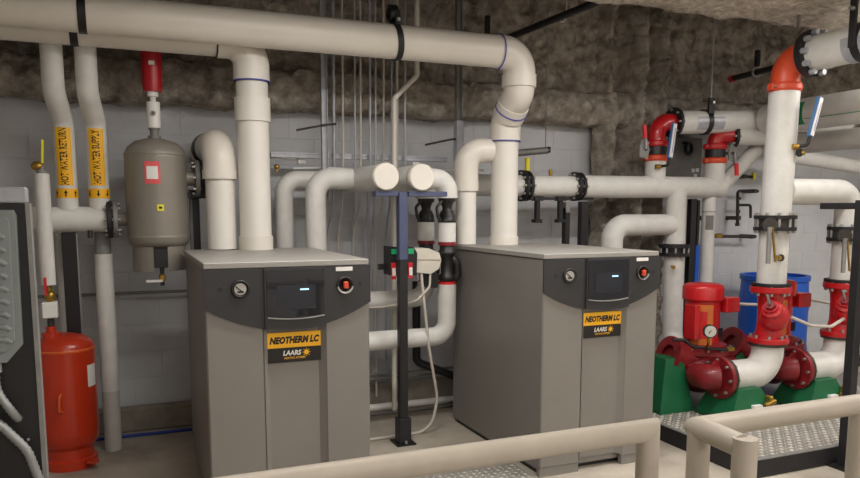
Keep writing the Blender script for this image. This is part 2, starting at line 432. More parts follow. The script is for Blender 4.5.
part(t, 'elbow', tube([(.575, 4.9, 2.652), (.79, 4.9, 2.652), (.79, 4.9, 2.44)], VR * 1.08, .15, 32, 10), 'pvc')
part(t, 'pipe', tube([(.79, 4.9, 2.46), (.79, 4.9, 1.325)], VR * .97, 0, 32), 'pvc_lit')
band(t, (.79, 4.9, 2.40), (0, 0, 1), VR * 1.09, .12, 'pvc_lit'); band(t, (.79, 4.9, 2.15), (0, 0, 1), VR * 1.09, .15, 'pvc_lit')
band(t, (.79, 4.9, 1.32), (0, 0, 1), VR * 1.05, .09, 'pvc')
for c, a, m in (((.79, 4.9, 2.40), (0, 0, 1), 'blue_ink'), ((.57, 4.9, 2.652), (1, 0, 0), 'ink')):
    part(t, 'glue_line', lathe(sharp([(VR * .9, 0), (VR * 1.105, 0), (VR * 1.105, .008), (VR * .9, .008)]), c, a, 28), m)
t = thing('intake_pipe', 'fat white plastic intake pipe bending back to the wall between tan vessel and vent', 'pipe', (.578, 4.96, 1.32))
part(t, 'pipe', tube([(.578, 4.96, 1.325), (.578, 4.96, 1.86)], .094, 0, 32), 'pvc_lit')
part(t, 'elbow', tube([(.578, 4.96, 1.80), (.578, 4.96, 2.005), (.56, 5.30, 2.005)], .106, .13, 32, 10), 'pvc')
band(t, (.578, 4.96, 1.78), (0, 0, 1), .112, .06, 'pvc')
part(t, 'pipe', tube([(.56, 5.28, 2.005), (.55, 5.74, 2.005)], .094, 0, 28), 'pvc')
part(t, 'wall_seal', lathe(sharp([(.09, 0), (.112, 0), (.112, .03), (.09, .03)]), (.553, 5.40, 2.005), (0, 1, 0), 28), 'black')
t = thing('intake_pipe', 'white plastic intake pipe with short elbow joining the vent drop beside it', 'pipe', (2.355, 4.95, 1.32))
part(t, 'pipe', tube([(2.355, 4.95, 1.325), (2.355, 4.95, 1.93)], .076, 0, 28), 'pvc_lit')
part(t, 'elbow', tube([(2.355, 4.95, 1.78), (2.355, 4.95, 2.02), (2.55, 4.92, 2.02)], .09, .11, 28, 10), 'pvc')
band(t, (2.355, 4.95, 1.72), (0, 0, 1), .092, .07, 'pvc')
# hanger straps
t = thing('pipe_hanger', 'black clevis strap with steel rod around the overhead vent pipe', 'hanger', (1.70, TY, TZ - .12))
g = lathe(sharp([(TR + .001, -.02), (TR + .008, -.02), (TR + .008, .02), (TR + .001, .02), (TR + .001, -.02)]), (1.70, TY, TZ), (1, 0, .12), 32)
box((1.70, TY - .05, TZ + .13), (.035, .012, .12), None, g); box((1.70, TY + .05, TZ + .13), (.035, .012, .12), None, g)
part(t, 'strap', g, 'black_steel')
part(t, 'yoke', lathe(sharp([(.035, -.025), (.055, -.025), (.055, .025), (.035, .025), (.035, -.025)]), (1.68, TY, TZ + .18), (1, 0, 0), 20), 'black')
part(t, 'bolt', cyl((1.70, TY - .055, TZ + .13), (0, -1, 0), .012, .02, 8), 'bolt')
part(t, 'rod', tube([(1.68, TY, TZ + .22), (1.68, TY, 3.6)], .006, 0, 8), 'galv_dull')
for x, y, z, r, l in ((-.177, TY, TZ, TR, 'black band strapped round the larger overhead vent pipe above the two labelled pipes'), (-.235, 4.9, 2.652, VR, 'black band strapped round the lower overhead vent pipe above the two labelled pipes')):
    t = thing('pipe_strap', l, 'strap', (x, y, z - .11))
    part(t, 'band', lathe(sharp([(r + .001, -.022), (r + .005, -.022), (r + .005, .022), (r + .001, .022), (r + .001, -.022)]), (x, y, z), (1, 0, 0), 32), 'black')
    part(t, 'rod', tube([(x, y, z + r), (x, y, 3.6)], .006, 0, 8), 'galv_dull')

# ================================================================== labelled hot water pipes and their header
def label_pipe(x, name, text, up, lab):
    t = thing(name, lab, 'pipe', (x, 5.22, 1.6)); r = .059
    part(t, 'pipe', tube([(x - .03, 5.05, 3.2), (x - .03, 5.05, 2.30), (x, 5.22, 2.14), (x, 5.22, 1.58)], r + .004, .1, 26, 7), 'jacket')
    s = cyl_strip(t, (x, 5.22), r + .0055, 226, 312, 1.735, 2.095, 'yellow', 'label')
    cyl_text(t, text, (x, 5.22), r + .0075, 269, 1.915, .062, 'ink', s, .0012, .58)
    s = cyl_strip(t, (x, 5.22), r + .0055, 0, 360, 1.655, 1.715, 'yellow', 'arrow_band')
    for am in (215, 268, 321):
        g = G(); rr = r + .0075
        def q(u, v): a = R(am) + u / rr; return Vector((x + rr * math.cos(a), 5.22 + rr * math.sin(a), 1.685 + v * up))
        g.add([q(-.004, -.02), q(.004, -.02), q(.004, .001), q(-.004, .001), q(-.012, .001), q(.012, .001), q(0, .02)], [(0, 1, 2, 3), (4, 5, 6)])
        part(t, 'arrow', g, 'ink', s)
label_pipe(-.342, 'return_pipe', 'HOT WATER RETURN', 1, 'white jacketed pipe with yellow label reading HOT WATER RETURN')
label_pipe(-.155, 'supply_pipe', 'HOT WATER SUPPLY', -1, 'white jacketed pipe with yellow label reading HOT WATER SUPPLY')
t = thing('header_pipe', 'short thick white jacketed header below the two yellow labelled pipes', 'pipe', (-.33, 5.22, 1.44))
part(t, 'pipe', tube([(-.60, 5.22, 1.52), (-.115, 5.22, 1.52)], .082, 0, 30), 'jacket')
part(t, 'end_cap', sphere((-.60, 5.22, 1.52), .082, None, 20, (.35, 1, 1)), 'jacket')
flange(t, (-.115, 5.22, 1.52), (1, 0, 0), .122, .032, 8, 'black_steel')
flange(t, (-.078, 5.22, 1.52), (1, 0, 0), .118, .028, 8, 'galv_dull')
part(t, 'drain_plug', cyl((-.22, 5.19, 1.40), (0, 0, 1), .016, .05, 10), 'iron')
t = thing('drop_pipe', 'white jacketed pipe dropping to the floor behind the orange-red tank', 'pipe', (-.152, 5.3, FZ))
part(t, 'pipe', tube([(-.152, 5.3, .36), (-.152, 5.3, 1.29)], .057, 0, 26), 'jacket')
part(t, 'bare_pipe', tube([(-.152, 5.3, FZ), (-.152, 5.3, .37)], .0555, 0, 26), 'jacket_grey')
part(t, 'bare_pipe', tube([(-.152, 5.3, 1.28), (-.152, 5.3, 1.45)], .05, 0, 26), 'galv_dull')
t = thing('drop_pipe', 'thin white pipe running down the wall beside the black strut post', 'pipe', (-.43, 5.6, FZ))
part(t, 'pipe', tube([(-.43, 5.6, FZ), (-.43, 5.6, 1.5)], .03, 0, 18), 'jacket_grey')
t = thing('strut_post', 'black steel channel post holding up the thick white header by the tank', 'post', (-.335, 5.22, FZ))
part(t, 'post', bx(-.39, -.305, 5.2, 5.26, FZ, 1.436, None, .003), 'black'); part(t, 'edge_flange', bx(-.305, -.295, 5.2, 5.26, FZ, 1.43), 'galv_dull')
part(t, 'foot_plate', bx(-.41, -.26, 5.16, 5.30, FZ, FZ + .008), 'black')

# ================================================================== air separator
t = thing('air_separator', 'tan steel air separator vessel with red vent on top', 'vessel', (.195, 5.15, 1.1)); C_ = (.195, 5.15, 0)
part(t, 'shell', lathe([(.0001, 2.045), (.06, 2.04), (.13, 2.02), (.172, 1.985), (.19, 1.945), (.193, 1.92), (.193, 1.92), (.193, 1.415), (.193, 1.415), (.195, 1.41), (.195, 1.40), (.193, 1.395), (.193, 1.395), (.190, 1.375), (.17, 1.345), (.13, 1.335), (.0001, 1.33)], C_, (0, 0, 1), 40), 'vessel')
part(t, 'weld_seam', lathe([(.193, 1.93), (.1955, 1.935), (.1925, 1.945)], C_, (0, 0, 1), 40), 'vessel')
g = lathe(sharp([(.158, 1.185), (.166, 1.185), (.166, 1.36), (.158, 1.36)]), C_, (0, 0, 1), 36, None, True, 15, 345)
part(t, 'skirt', g, 'vessel')
k = part(t, 'drain_box', bx(.155, .245, 5.0, 5.08, 1.21, 1.335), 'black')
part(t, 'drain_pipe', tube([(.2, 5.03, 1.25), (.2, 5.03, 1.09)], .014, 0, 12), 'iron'); part(t, 'drain_valve', box((.2, 5.03, 1.14), (.04, .04, .05), None, None, .008), 'brass')
part(t, 'valve_lever', bx(.10, .20, 5.0, 5.012, 1.115, 1.13), 'paper')
part(t, 'neck', lathe(sharp([(.026, 2.03), (.04, 2.03), (.04, 2.06), (.028, 2.06), (.028, 2.10), (.036, 2.10), (.036, 2.125)]), C_, (0, 0, 1), 20), 'galv_dull')
k = part(t, 'vent_body', lathe(sharp([(.03, 2.11), (.042, 2.11), (.042, 2.275), (.03, 2.275)]), C_, (0, 0, 1), 22), 'paper')
part(t, 'vent_port', cyl((.19, 5.11, 2.20), (0, -1, 0), .016, .012, 14), 'galv_dull', k); part(t, 'vent_port', cyl((.19, 5.098, 2.20), (0, -1, 0), .006, .004, 8), 'ink', k)
part(t, 'stem', lathe(sharp([(.0001, 2.27), (.018, 2.27), (.018, 2.31), (.034, 2.31), (.034, 2.35), (.0001, 2.35)]), C_, (0, 0, 1), 18), 'paper')
k = part(t, 'vent_cap', lathe(sharp([(.0001, 2.34), (.058, 2.34), (.061, 2.38), (.066, 2.585), (.0001, 2.585)]), C_, (0, 0, 1), 26), 'vent_red')
part(t, 'vent_sticker', bx(.175, .212, 5.081, 5.084, 2.50, 2.525), 'paper', k)
def vessel_label(a0, a1, z0, z1, m, name): return cyl_strip(t, (.195, 5.15), .1945, a0, a1, z0, z1, m, name)
k = vessel_label(247, 275, 1.745, 1.885, 'tag_red', 'warning_label'); cyl_strip(t, (.195, 5.15), .196, 251, 271, 1.775, 1.855, 'paper', 'label_text', k)
vessel_label(267, 279, 1.575, 1.615, 'yellow_bright', 'symbol_label'); cyl_strip(t, (.195, 5.15), .196, 270, 276, 1.588, 1.602, 'ink', 'symbol')
part(t, 'rating_plate', prism([(-.05, 0), (.05, 0), (.05, .028), (-.05, .028)], (.2, 4.985, 1.925), (1, 0, 0), (0, .25, .97), (0, .02, 0)), 'paper')
part(t, 'nozzle', tube([(-.05, 5.2, 1.52), (.06, 5.18, 1.52)], .045, 0, 20), 'vessel')
part(t, 'nozzle', tube([(.34, 5.15, 1.79), (.47, 5.15, 1.79)], .05, 0, 20), 'vessel')
flange(t, (.435, 5.15, 1.79), (1, 0, 0), .12, .03, 8, 'galv_dull'); flange(t, (.47, 5.15, 1.79), (1, 0, 0), .122, .03, 8, 'black_steel')
part(t, 'outlet_pipe', tube([(.50, 5.15, 1.79), (.60, 5.25, 1.79)], .06, 0, 20), 'pvc')
t = thing('strut_post', 'black steel channel post between the tan vessel and the fat intake pipe', 'post', (.45, 5.3, FZ))
part(t, 'post', bx(.425, .472, 5.28, 5.33, FZ, 1.72, None, .003), 'black'); part(t, 'edge_flange', bx(.405, .425, 5.28, 5.33, FZ, 1.72), 'galv_dull')
part(t, 'arm', bx(.40, .66, 5.2, 5.32, 1.66, 1.70), 'black')

# ================================================================== expansion tank and its feed
t = thing('expansion_tank', 'orange-red steel expansion tank standing on the floor beside the black board', 'tank', (-.402, 5.08, FZ)); C_ = (-.402, 5.08, -.03)
part(t, 'shell', lathe([(.0001, .835), (.06, .832), (.12, .815), (.16, .785), (.175, .755), (.1765, .735), (.1765, .735), (.1765, .20), (.1765, .20), (.172, .15), (.15, .11), (.10, .085), (.0001, .08)], C_, (0, 0, 1), 44), 'tank')
part(t, 'seam', lathe([(.1765, .73), (.1795, .735), (.1795, .742), (.1755, .748)], C_, (0, 0, 1), 44), 'tank_lip')
k = part(t, 'base_ring', lathe(sharp([(.135, -.025), (.16, -.025), (.16, .03), (.142, .04), (.142, .13), (.135, .13)]), C_, (0, 0, 1), 36), 'tank')
part(t, 'base_tab', bx(-.30, -.23, 4.90, 4.96, -.01, .005), 'tank', k)
k = part(t, 'top_fitting', lathe(sharp([(.0001, .80), (.055, .80), (.055, .85), (.03, .855), (.03, .89), (.0001, .89)]), (-.465, 5.03, -.03), (0, 0, 1), 18), 'tank')
part(t, 'handle', tube([(-.42, 4.90, .45), (-.43, 4.875, .44), (-.435, 4.875, .35), (-.42, 4.90, .34)], .008, .02, 10), 'tank_lip')
cyl_strip(t, (-.402, 5.08), .178, 318, 345, .47, .61, 'paper', 'data_label')
t = thing('feed_pipe', 'slim white jacketed feed pipe with yellow lever coming down onto the orange-red tank', 'pipe', (-.46, 5.03, .87)); X, Y = -.463, 5.03
part(t, 'pipe', tube([(X, Y, 1.12), (X, Y, 1.80)], .043, 0, 24), 'jacket')
part(t, 'adapter', lathe(sharp([(.0001, 1.79), (.03, 1.79), (.03, 1.82), (.018, 1.82), (.018, 1.85), (.0001, 1.85)]), (X, Y, 0), (0, 0, 1), 18), 'galv_dull')
k = part(t, 'ball_valve', sphere((X - .02, Y, 1.845), .028, None, 14, (1.3, 1, 1)), 'brass')
part(t, 'lever', box((X + .015, Y - .03, 1.93), (.013, .006, .14), Matrix.Rotation(R(4), 3, 'Y')), 'yellow_bright', k)
part(t, 'nipple', tube([(X, Y, 1.14), (X, Y, 1.0)], .018, 0, 14), 'brass'); k = part(t, 'ball_valve', sphere((X + .005, Y, 1.05), .032, None, 12, (1, 1, 1.2)), 'brass')
part(t, 'lever', bx(X - .02, X - .006, Y - .05, Y - .044, 1.06, 1.17), 'red_plastic', k)
part(t, 'union', box((X, Y, .965), (.085, .085, .10), None, None, .006), 'paper')
part(t, 'nipple', tube([(X, Y, .92), (X, Y, .86)], .02, 0, 12), 'iron')
solo('hose', tube([(-.9, 5.55, FZ + .012), (-.3, 5.54, FZ + .012), (.36, 5.53, FZ + .012), (.9, 5.56, FZ + .012)], .011, .3, 10), 'blue_hose', 'blue hose lying along the floor behind the orange-red tank', 'hose')
# wall conduit behind the vessel
solo('wall_conduit', tube([(-.7, 5.68, .98), (.5, 5.68, .98)], .012, 0, 10), 'galv_dull', 'thin grey conduit running along the wall below the tan vessel', 'conduit', (-.1, 5.68, .97))

# ================================================================== black board with the drive on it
t = thing('mounting_board', 'black mounting board with pale metal frame at the side of the tank', 'panel', (-.75, 2.43, FZ))
part(t, 'board', bx(-1.25, -.268, 2.40, 2.42, .25, 1.60), 'black')
part(t, 'top_rail', bx(-1.27, -.262, 2.392, 2.44, 1.60, 1.645, None, .004), 'galv')
part(t, 'side_rail', bx(-.268, -.256, 2.394, 2.44, FZ, 1.60), 'galv_dull'); part(t, 'side_rail', bx(-1.28, -1.26, 2.394, 2.44, FZ, 1.60), 'galv_dull')
part(t, 'slot', bx(-.62, -.335, 2.389, 2.393, 1.613, 1.628), 'ink')
part(t, 'bottom_rail', bx(-1.27, -.262, 2.394, 2.44, .20, .25), 'galv_dull')
g = G()
for z in (.9, .62, .4): cyl((-.30, 2.4, z), (0, -1, 0), .004, .003, 8, g)
part(t, 'rivets', g, 'galv', stuff=True)
t = thing('drive_unit', 'grey ribbed drive enclosure mounted on the black board', 'enclosure', (-.48, 2.33, 1.14))
poly = [(-.70, 1.145), (-.335, 1.145), (-.296, 1.19), (-.291, 1.565), (-.297, 1.58), (-.70, 1.58)]
part(t, 'case', prism(poly, (0, 2.355, 0), (1, 0, 0), (0, 0, 1), (0, .045, 0)), 'drive_grey')
part(t, 'front_cover', prism([(-.70, 1.18), (-.335, 1.18), (-.310, 1.21), (-.304, 1.55), (-.312, 1.56), (-.70, 1.56)], (0, 2.335, 0), (1, 0, 0), (0, 0, 1), (0, .021, 0)), 'drive_grey')
for i in range(9):
    part(t, 'rib', tube([(-.70, 2.334, 1.215 + .037 * i), (-.330, 2.334, 1.215 + .037 * i), (-.318, 2.336, 1.205 + .037 * i)], .008, .006, 8), 'drive_grey')
part(t, 'gland', cyl((-.37, 2.377, 1.115), (0, 0, 1), .018, .04, 12), 'galv')
def flex(name, pts, r, label, m='sheath'):
    P = rpath(pts, .12, 10); g = G(); L_ = [0]
    for i in range(1, len(P)): L_.append(L_[-1] + (P[i] - P[i - 1]).length)
    n = int(L_[-1] / (r * .55)); Q = []; k = 0
    for i in range(n + 1):
        s = L_[-1] * i / n
        while k < len(P) - 2 and L_[k + 1] < s: k += 1
        Q.append(P[k].lerp(P[k + 1], min(1, (s - L_[k]) / max(1e-6, L_[k + 1] - L_[k]))))
    tube(Q, [r * (1 if i % 2 else .86) for i in range(len(Q))], 0, 12, 1, g)
    return solo(name, g, m, label, 'conduit', tuple(Q[-1]))
flex('flexible_conduit', [(-.37, 2.377, 1.12), (-.37, 2.37, 1.06), (-.325, 2.36, .985), (-.322, 2.395, .965)], .013, 'short ribbed conduit hanging under the grey drive enclosure')
flex('flexible_conduit', [(-.55, 2.38, 1.02), (-.38, 2.36, .985), (-.30, 2.36, .88), (-.262, 2.36, .74), (-.25, 2.36, .40), (-.25, 2.40, .10)], .014, 'longer ribbed conduit curving down across the black board towards the floor')

# ================================================================== capped headers on their stand, boiler loop pipes
CR = .088
H1X, H2X, HZ = 1.60, 1.855, 1.80
for x, l in ((H1X, 'white capped header nearest the tall vent, resting on the blue-lit stand arm'), (H2X, 'white capped header with the elbow and black valves hanging from it')):
    t = thing('capped_header', l, 'pipe', (x, 4.6, HZ - CR))
    part(t, 'pipe', tube([(x, 4.60, HZ), (x, 5.6, HZ)], CR, 0, 32), 'jacket')
    part(t, 'end_cap', lathe([(.0001, .012), (CR * .96, .012), (CR * .96, .012), (CR * 1.03, .006), (CR * 1.03, -.06), (CR, -.062)], (x, 4.6, HZ), (0, -1, 0), 36), 'pvc')
t = thing('header_stand', 'black channel stand coloured blue where lit, carrying the two capped headers', 'stand', (1.735, 4.66, FZ))
part(t, 'post', bx(1.703, 1.767, 4.63, 4.69, 1.24, 1.70, None, .004), 'galv_blue_lit')  # bluish light on the upper length is put into its colour
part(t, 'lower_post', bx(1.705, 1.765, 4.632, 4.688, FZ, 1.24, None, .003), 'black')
part(t, 'arm', bx(1.535, 1.695, 4.62, 4.70, 1.672, 1.706, None, .003), 'galv_blue_lit'); part(t, 'arm', bx(1.770, 2.055, 4.62, 4.70, 1.672, 1.706, None, .003), 'galv_blue_lit')
k = part(t, 'foot_bracket', bx(1.689, 1.781, 4.612, 4.70, FZ, .13, None, .003), 'black_steel')
part(t, 'foot_plate', bx(1.665, 1.805, 4.58, 4.74, FZ, FZ + .012), 'black', k); part(t, 'anchor_bolt', cyl((1.735, 4.60, FZ), (0, 0, 1), .012, .03, 8), 'bolt', k)
t = thing('loop_pipe', 'white jacketed elbow pipe dropping behind the boiler, joined to the capped header', 'pipe', (1.25, 5.12, FZ))
part(t, 'pipe', tube([(1.25, 5.12, FZ), (1.25, 5.12, 1.805), (1.52, 5.12, 1.805)], .074, .12, 28, 10), 'jacket')
t = thing('loop_pipe', 'slimmer white jacketed elbow pipe next to the vent drop of the boiler', 'pipe', (1.07, 5.34, FZ))
part(t, 'pipe', tube([(1.07, 5.34, FZ), (1.07, 5.34, 1.80), (1.52, 5.34, 1.80)], .066, .11, 26, 10), 'jacket')
part(t, 'brass_vent', sphere((1.02, 5.33, 1.89), .02), 'brass'); part(t, 'vent_stem', cyl((1.02, 5.33, 1.85), (0, 0, 1), .008, .04, 8), 'brass')
# valve stacks under the capped header
def stack(x, y, lab, low, full):
    t = thing('valve_stack', lab, 'pipe', (x, y, .6 if full else .9)); r = .068
    part(t, 'elbow', tube([(H2X + .06, y, HZ), (x, y, HZ), (x, y, 1.665)], .076, .1, 26, 10), 'jacket')
    b = part(t, 'check_valve', lathe([(.064, 1.665), (.064, 1.645), (.05, 1.635), (.036, 1.60), (.034, 1.585), (.05, 1.565), (.062, 1.535), (.062, 1.515), (.068, 1.51), (.068, 1.49), (.05, 1.49)], (x, y, 0), (0, 0, 1), 22), 'rubber')
    part(t, 'handle', tube([(x - .04, y - .02, 1.655), (x - .095, y - .03, 1.60), (x - .085, y - .03, 1.53), (x - .06, y - .02, 1.50)], .012, .03, 8), 'iron', b)
    part(t, 'pipe', tube([(x, y, 1.50), (x, y, 1.345)], .064, 0, 24), 'jacket')
    part(t, 'rim', lathe(sharp([(.05, 1.325), (.066, 1.325), (.066, 1.35), (.05, 1.35)]), (x, y, 0), (0, 0, 1), 22), 'pump_dark')
    b = part(t, 'strainer', lathe([(.055, 1.325), (.055, 1.29), (.066, 1.28), (.066, 1.26), (.05, 1.25), (.045, 1.12), (.062, 1.10), (.064, 1.07), (.045, 1.06)], (x, y, 0), (0, 0, 1), 22), 'rubber')
    part(t, 'strainer_leg', tube([(x, y, 1.25), (x + .07, y - .02, 1.20), (x + .075, y - .02, 1.10), (x + .03, y, 1.05)], .03, .04, 14), 'rubber', b)
    part(t, 'rim', lathe(sharp([(.05, 1.035), (.064, 1.035), (.064, 1.06), (.05, 1.06)]), (x, y, 0), (0, 0, 1), 22), 'red_plastic')
    part(t, 'lower_pipe', tube([(x, y, 1.04), (x, y, low), (1.2, y, low)], .068, .11, 28, 10), 'jacket')
stack(2.155, 4.85, 'white elbow with stacked black valves in front, running low to the boiler', .655, True)
stack(2.10, 5.12, 'white elbow with stacked black valves tucked behind the front valve stack', .91, False)
t = thing('valve_actuator', 'beige valve actuator with black control heads behind the blue-lit stand', 'actuator', (1.91, 4.86, 1.1))
part(t, 'case', prism([(1.80, 1.15), (2.0, 1.125), (2.06, 1.16), (2.08, 1.22), (2.06, 1.27), (1.98, 1.30), (1.80, 1.305)], (0, 4.78, 0), (1, 0, 0), (0, 0, 1), (0, .15, 0)), 'beige_case')
part(t, 'case_lid', prism([(1.81, 1.235), (2.075, 1.225), (2.06, 1.275), (1.98, 1.308), (1.81, 1.312)], (0, 4.772, 0), (1, 0, 0), (0, 0, 1), (0, .166, 0)), 'beige_case')
for x in (1.705, 1.83):
    k = part(t, 'control_head', prism([(x - .035, 1.13), (x + .045, 1.12), (x + .05, 1.28), (x + .02, 1.325), (x - .035, 1.33)], (0, 4.745, 0), (1, 0, 0), (0, 0, 1), (0, .12, 0)), 'black')
    part(t, 'green_window', bx(x - .02, x + .02, 4.737, 4.744, 1.275, 1.312, None), 'led_green', k)
    part(t, 'red_label', bx(x - .022, x + .012, 4.737, 4.744, 1.10, 1.215, None, .003), 'red_plastic', k); part(t, 'white_label', bx(x - .016, x + .008, 4.732, 4.738, 1.125, 1.18), 'paper', k)
part(t, 'arm', bx(1.63, 2.03, 4.85, 4.88, 1.16, 1.20), 'black')
part(t, 'yoke', bx(1.98, 2.07, 4.80, 4.90, 1.02, 1.13, None, .01), 'rubber'); part(t, 'gland', cyl((1.92, 4.84, 1.08), (0, 0, 1), .018, .06, 12), 'galv')
solo('cable', tube([(1.93, 4.80, 1.14), (1.94, 4.79, 1.0), (1.985, 4.79, .60), (2.06, 4.80, .20), (2.02, 4.80, .02), (1.93, 4.80, FZ + .012), (1.72, 4.79, FZ + .012), (1.30, 4.78, FZ + .012)], .011, [.1, .3, .3, .14, .12, .3], 10), 'cable', 'grey cable looping from the beige actuator down to the floor', 'cable')
solo('cable', tube([(2.0, 4.80, 1.13), (1.99, 4.78, 1.03), (1.88, 4.78, .93), (1.70, 4.95, .88), (1.45, 5.1, .86)], .009, .08, 10), 'cable', 'short grey cable sagging from the actuator across the upper low pipe', 'cable')
solo('waste_pipe', tube([(2.17, 5.5, 1.0), (2.17, 5.5, .33), (2.75, 5.35, .08)], .034, .06, 14), 'black', 'black plastic pipe bending towards the boiler low between the two boilers', 'pipe')
solo('floor_pipe', tube([(1.2, 5.5, FZ + .032), (2.8, 5.5, FZ + .032)], .03, 0, 14), 'jacket', 'white pipe lying on the floor along the wall between the boilers', 'pipe')
solo('floor_conduit', tube([(1.2, 5.38, FZ + .014), (2.8, 5.38, FZ + .014)], .013, 0, 8), 'galv_dull', 'thin grey conduit on the floor in front of the white floor pipe', 'conduit')
for z, l in ((.24, 'upper thin conduit fixed across the wall low between the boilers'), (.20, 'lower thin conduit fixed across the wall low between the boilers')):
    solo('wall_conduit', tube([(1.2, 5.56, z), (3.0, 5.56, z)], .012, 0, 8), 'galv_dull', l, 'conduit', (2.1, 5.56, z - .012))

# ================================================================== conduits and channel on the wall between the boilers
ORD = ('first', 'second', 'third', 'fourth', 'fifth', 'sixth', 'seventh', 'eighth', 'ninth', 'tenth')
CG = 'thin conduits running up the wall between the boilers'
for i, (x, r, z0, m) in enumerate(((1.47, .013, .05, 'galv'), (1.54, .009, 1.3, 'cable'), (1.635, .008, .2, 'galv'), (1.68, .009, .1, 'cable'), (1.755, .010, .0, 'galv'), (1.80, .008, .3, 'galv'), (1.865, .009, .1, 'cable'), (1.93, .008, .4, 'galv'), (1.975, .011, .05, 'jacket_grey'), (2.04, .010, .1, 'galv'))):
    b = .05 * ((i % 3) - 1)
    solo('conduit', tube([(x + b * .4, 5.58, FZ + z0), (x + b * .4, 5.58, 1.35), (x, 5.46, 1.62), (x, 5.41, 2.0), (x + .01, 5.41, 3.6)], r, .2, 8, 4), m, 'thin conduit running up the wall behind the capped headers', 'conduit', None, CG)['label'] = ORD[i] + ' thin wall conduit counting from the galvanised channel post by the slim elbow'
for x, l, m in ((1.375, 'galvanised channel post against the wall next to the thin conduits', 'galv'), (2.46, 'galvanised channel post against the wall by the white intake elbow', 'galv_dull')):
    t = thing('channel_post', l, 'strut', (x, 5.3, 1.6))
    g = bx(x - .022, x + .022, 5.34, 5.345, 1.65, 3.6); bx(x - .022, x - .018, 5.30, 5.345, 1.65, 3.6, g); bx(x + .018, x + .022, 5.30, 5.345, 1.65, 3.6, g)
    part(t, 'channel', g, m)
    part(t, 'backing', bx(x - .018, x + .018, 5.325, 5.34, 1.65, 3.6), m)
    if x > 2: part(t, 'sleeve', bx(x - .03, x + .03, 5.28, 5.35, 1.98, 2.28, None, .004), 'galv')
t = thing('channel_bar', 'galvanised channel bar lying across the wall above the capped headers', 'strut', (1.7, 5.45, 1.96))
part(t, 'channel', bx(1.0, 2.42, 5.44, 5.48, 1.965, 2.005, None, .003), 'galv'); part(t, 'lip', bx(1.0, 2.42, 5.434, 5.44, 1.994, 2.005), 'galv')
part(t, 'clip', bx(2.11, 2.17, 5.42, 5.44, 1.89, 1.955), 'paper')
solo('water_pipe', tube([(2.10, 5.30, 3.6), (2.10, 5.30, 2.60), (1.915, 5.30, 2.42), (1.90, 5.30, .0)], .02, .04, 14), 'pvc', 'small white plastic pipe stepping sideways on its way down the wall', 'pipe')
t = thing('sensor_box', 'small white sensor box with thin tubing above the slim elbow pipe', 'box', (1.24, 5.5, 1.93))
part(t, 'box', box((1.24, 5.5, 1.95), (.062, .04, .05), None, None, .004), 'paper'); part(t, 'tubing', tube([(1.21, 5.5, 1.95), (.95, 5.5, 1.965), (.86, 5.5, 1.965)], .006, .04, 6), 'paper')
solo('capillary_tube', tube([(1.16, 5.42, 1.885), (1.40, 5.40, 1.895), (1.55, 5.40, 1.89), (1.62, 5.42, 1.86)], .008, .05, 8), 'paper', 'thin white tube lying over the loop pipes beside the sensor box', 'tube')
solo('capillary_tube', tube([(2.18, 5.40, 1.92), (2.32, 5.3, 1.885), (2.36, 5.1, 1.885), (2.56, 5.06, 1.88)], .007, .06, 8), 'paper', 'thin white tube looping behind the short intake elbow', 'tube')
for x, z, a, l in ((1.30, 2.20, .5, 'thin black rod bracket sticking out by the galvanised channel post'), (2.30, 2.13, .3, 'thin black rod bracket sticking out by the sleeved channel post')):
    solo('rod_bracket', tube([(x - .14, 5.28, z - .05), (x + .08, 5.302, z), (x + .16, 5.302, z + .01)], .008, 0, 8), 'iron', l, 'bracket', (x, 5.35, z - .05))

# ================================================================== long white header behind the boiler beside the pump
t = thing('main_header', 'long white jacketed header with two bolted flanges behind the boilers', 'pipe', (3.6, 5.2, 1.68)); HY, HH = 5.2, 1.775
part(t, 'pipe', tube([(2.30, HY, HH), (3.5, HY, HH)], .086, 0, 30), 'jacket')
part(t, 'pipe', tube([(3.5, HY, HH), (5.06, HY, HH + .01)], .094, 0, 30), 'jacket')
part(t, 'end_cap', sphere((5.06, HY, HH + .01), .094, None, 20, (.5, 1, 1)), 'jacket')
for x, r in ((2.985, .126), (3.49, .12)):
    flange(t, (x - .03, HY, HH), (1, 0, 0), r, .03, 10, 'black_steel', 'bolt', .012, .018); flange(t, (x + .012, HY, HH), (1, 0, 0), r * .98, .028, 10, 'black_steel', 'bolt', .012, .018)
part(t, 'riser', tube([(4.31, HY, HH), (4.31, HY, 2.05)], .088, 0, 28), 'jacket')
part(t, 'riser', tube([(4.98, HY, HH), (4.98, HY, 2.04)], .092, 0, 28), 'jacket')
part(t, 'branch', tube([(5.02, HY, HH - .02), (5.62, HY - .04, 2.30)], .068, 0, 24), 'jacket')
part(t, 'branch_strap', lathe(sharp([(.066, 0), (.072, 0), (.072, .012), (.066, .012)]), (5.49, HY - .03, 2.16), (.6, -.04, .56), 22), 'black')
part(t, 'drop', tube([(4.53, HY - .03, HH), (4.53, HY - .03, 1.28)], .086, 0, 28), 'jacket')
part(t, 'stub', tube([(3.24, HY, 1.86), (3.24, HY, 1.91)], .016, 0, 10), 'brass'); part(t, 'stub', tube([(3.02, HY, 1.86), (3.02, HY, 2.0)], .02, 0, 10), 'yellow_bright')
t = thing('elbow_pipe', 'white jacketed pipe with a wide elbow curving down behind the boiler beside the pump', 'pipe', (3.85, 5.17, FZ))
part(t, 'pipe', tube([(3.85, 5.17, FZ), (3.85, 5.17, 1.45), (4.48, 5.17, 1.45)], .093, .13, 30, 10), 'jacket')
t = thing('suction_pipe', 'white vertical pipe under the black coupling behind the red pump motor', 'pipe', (4.54, 5.17, .3))
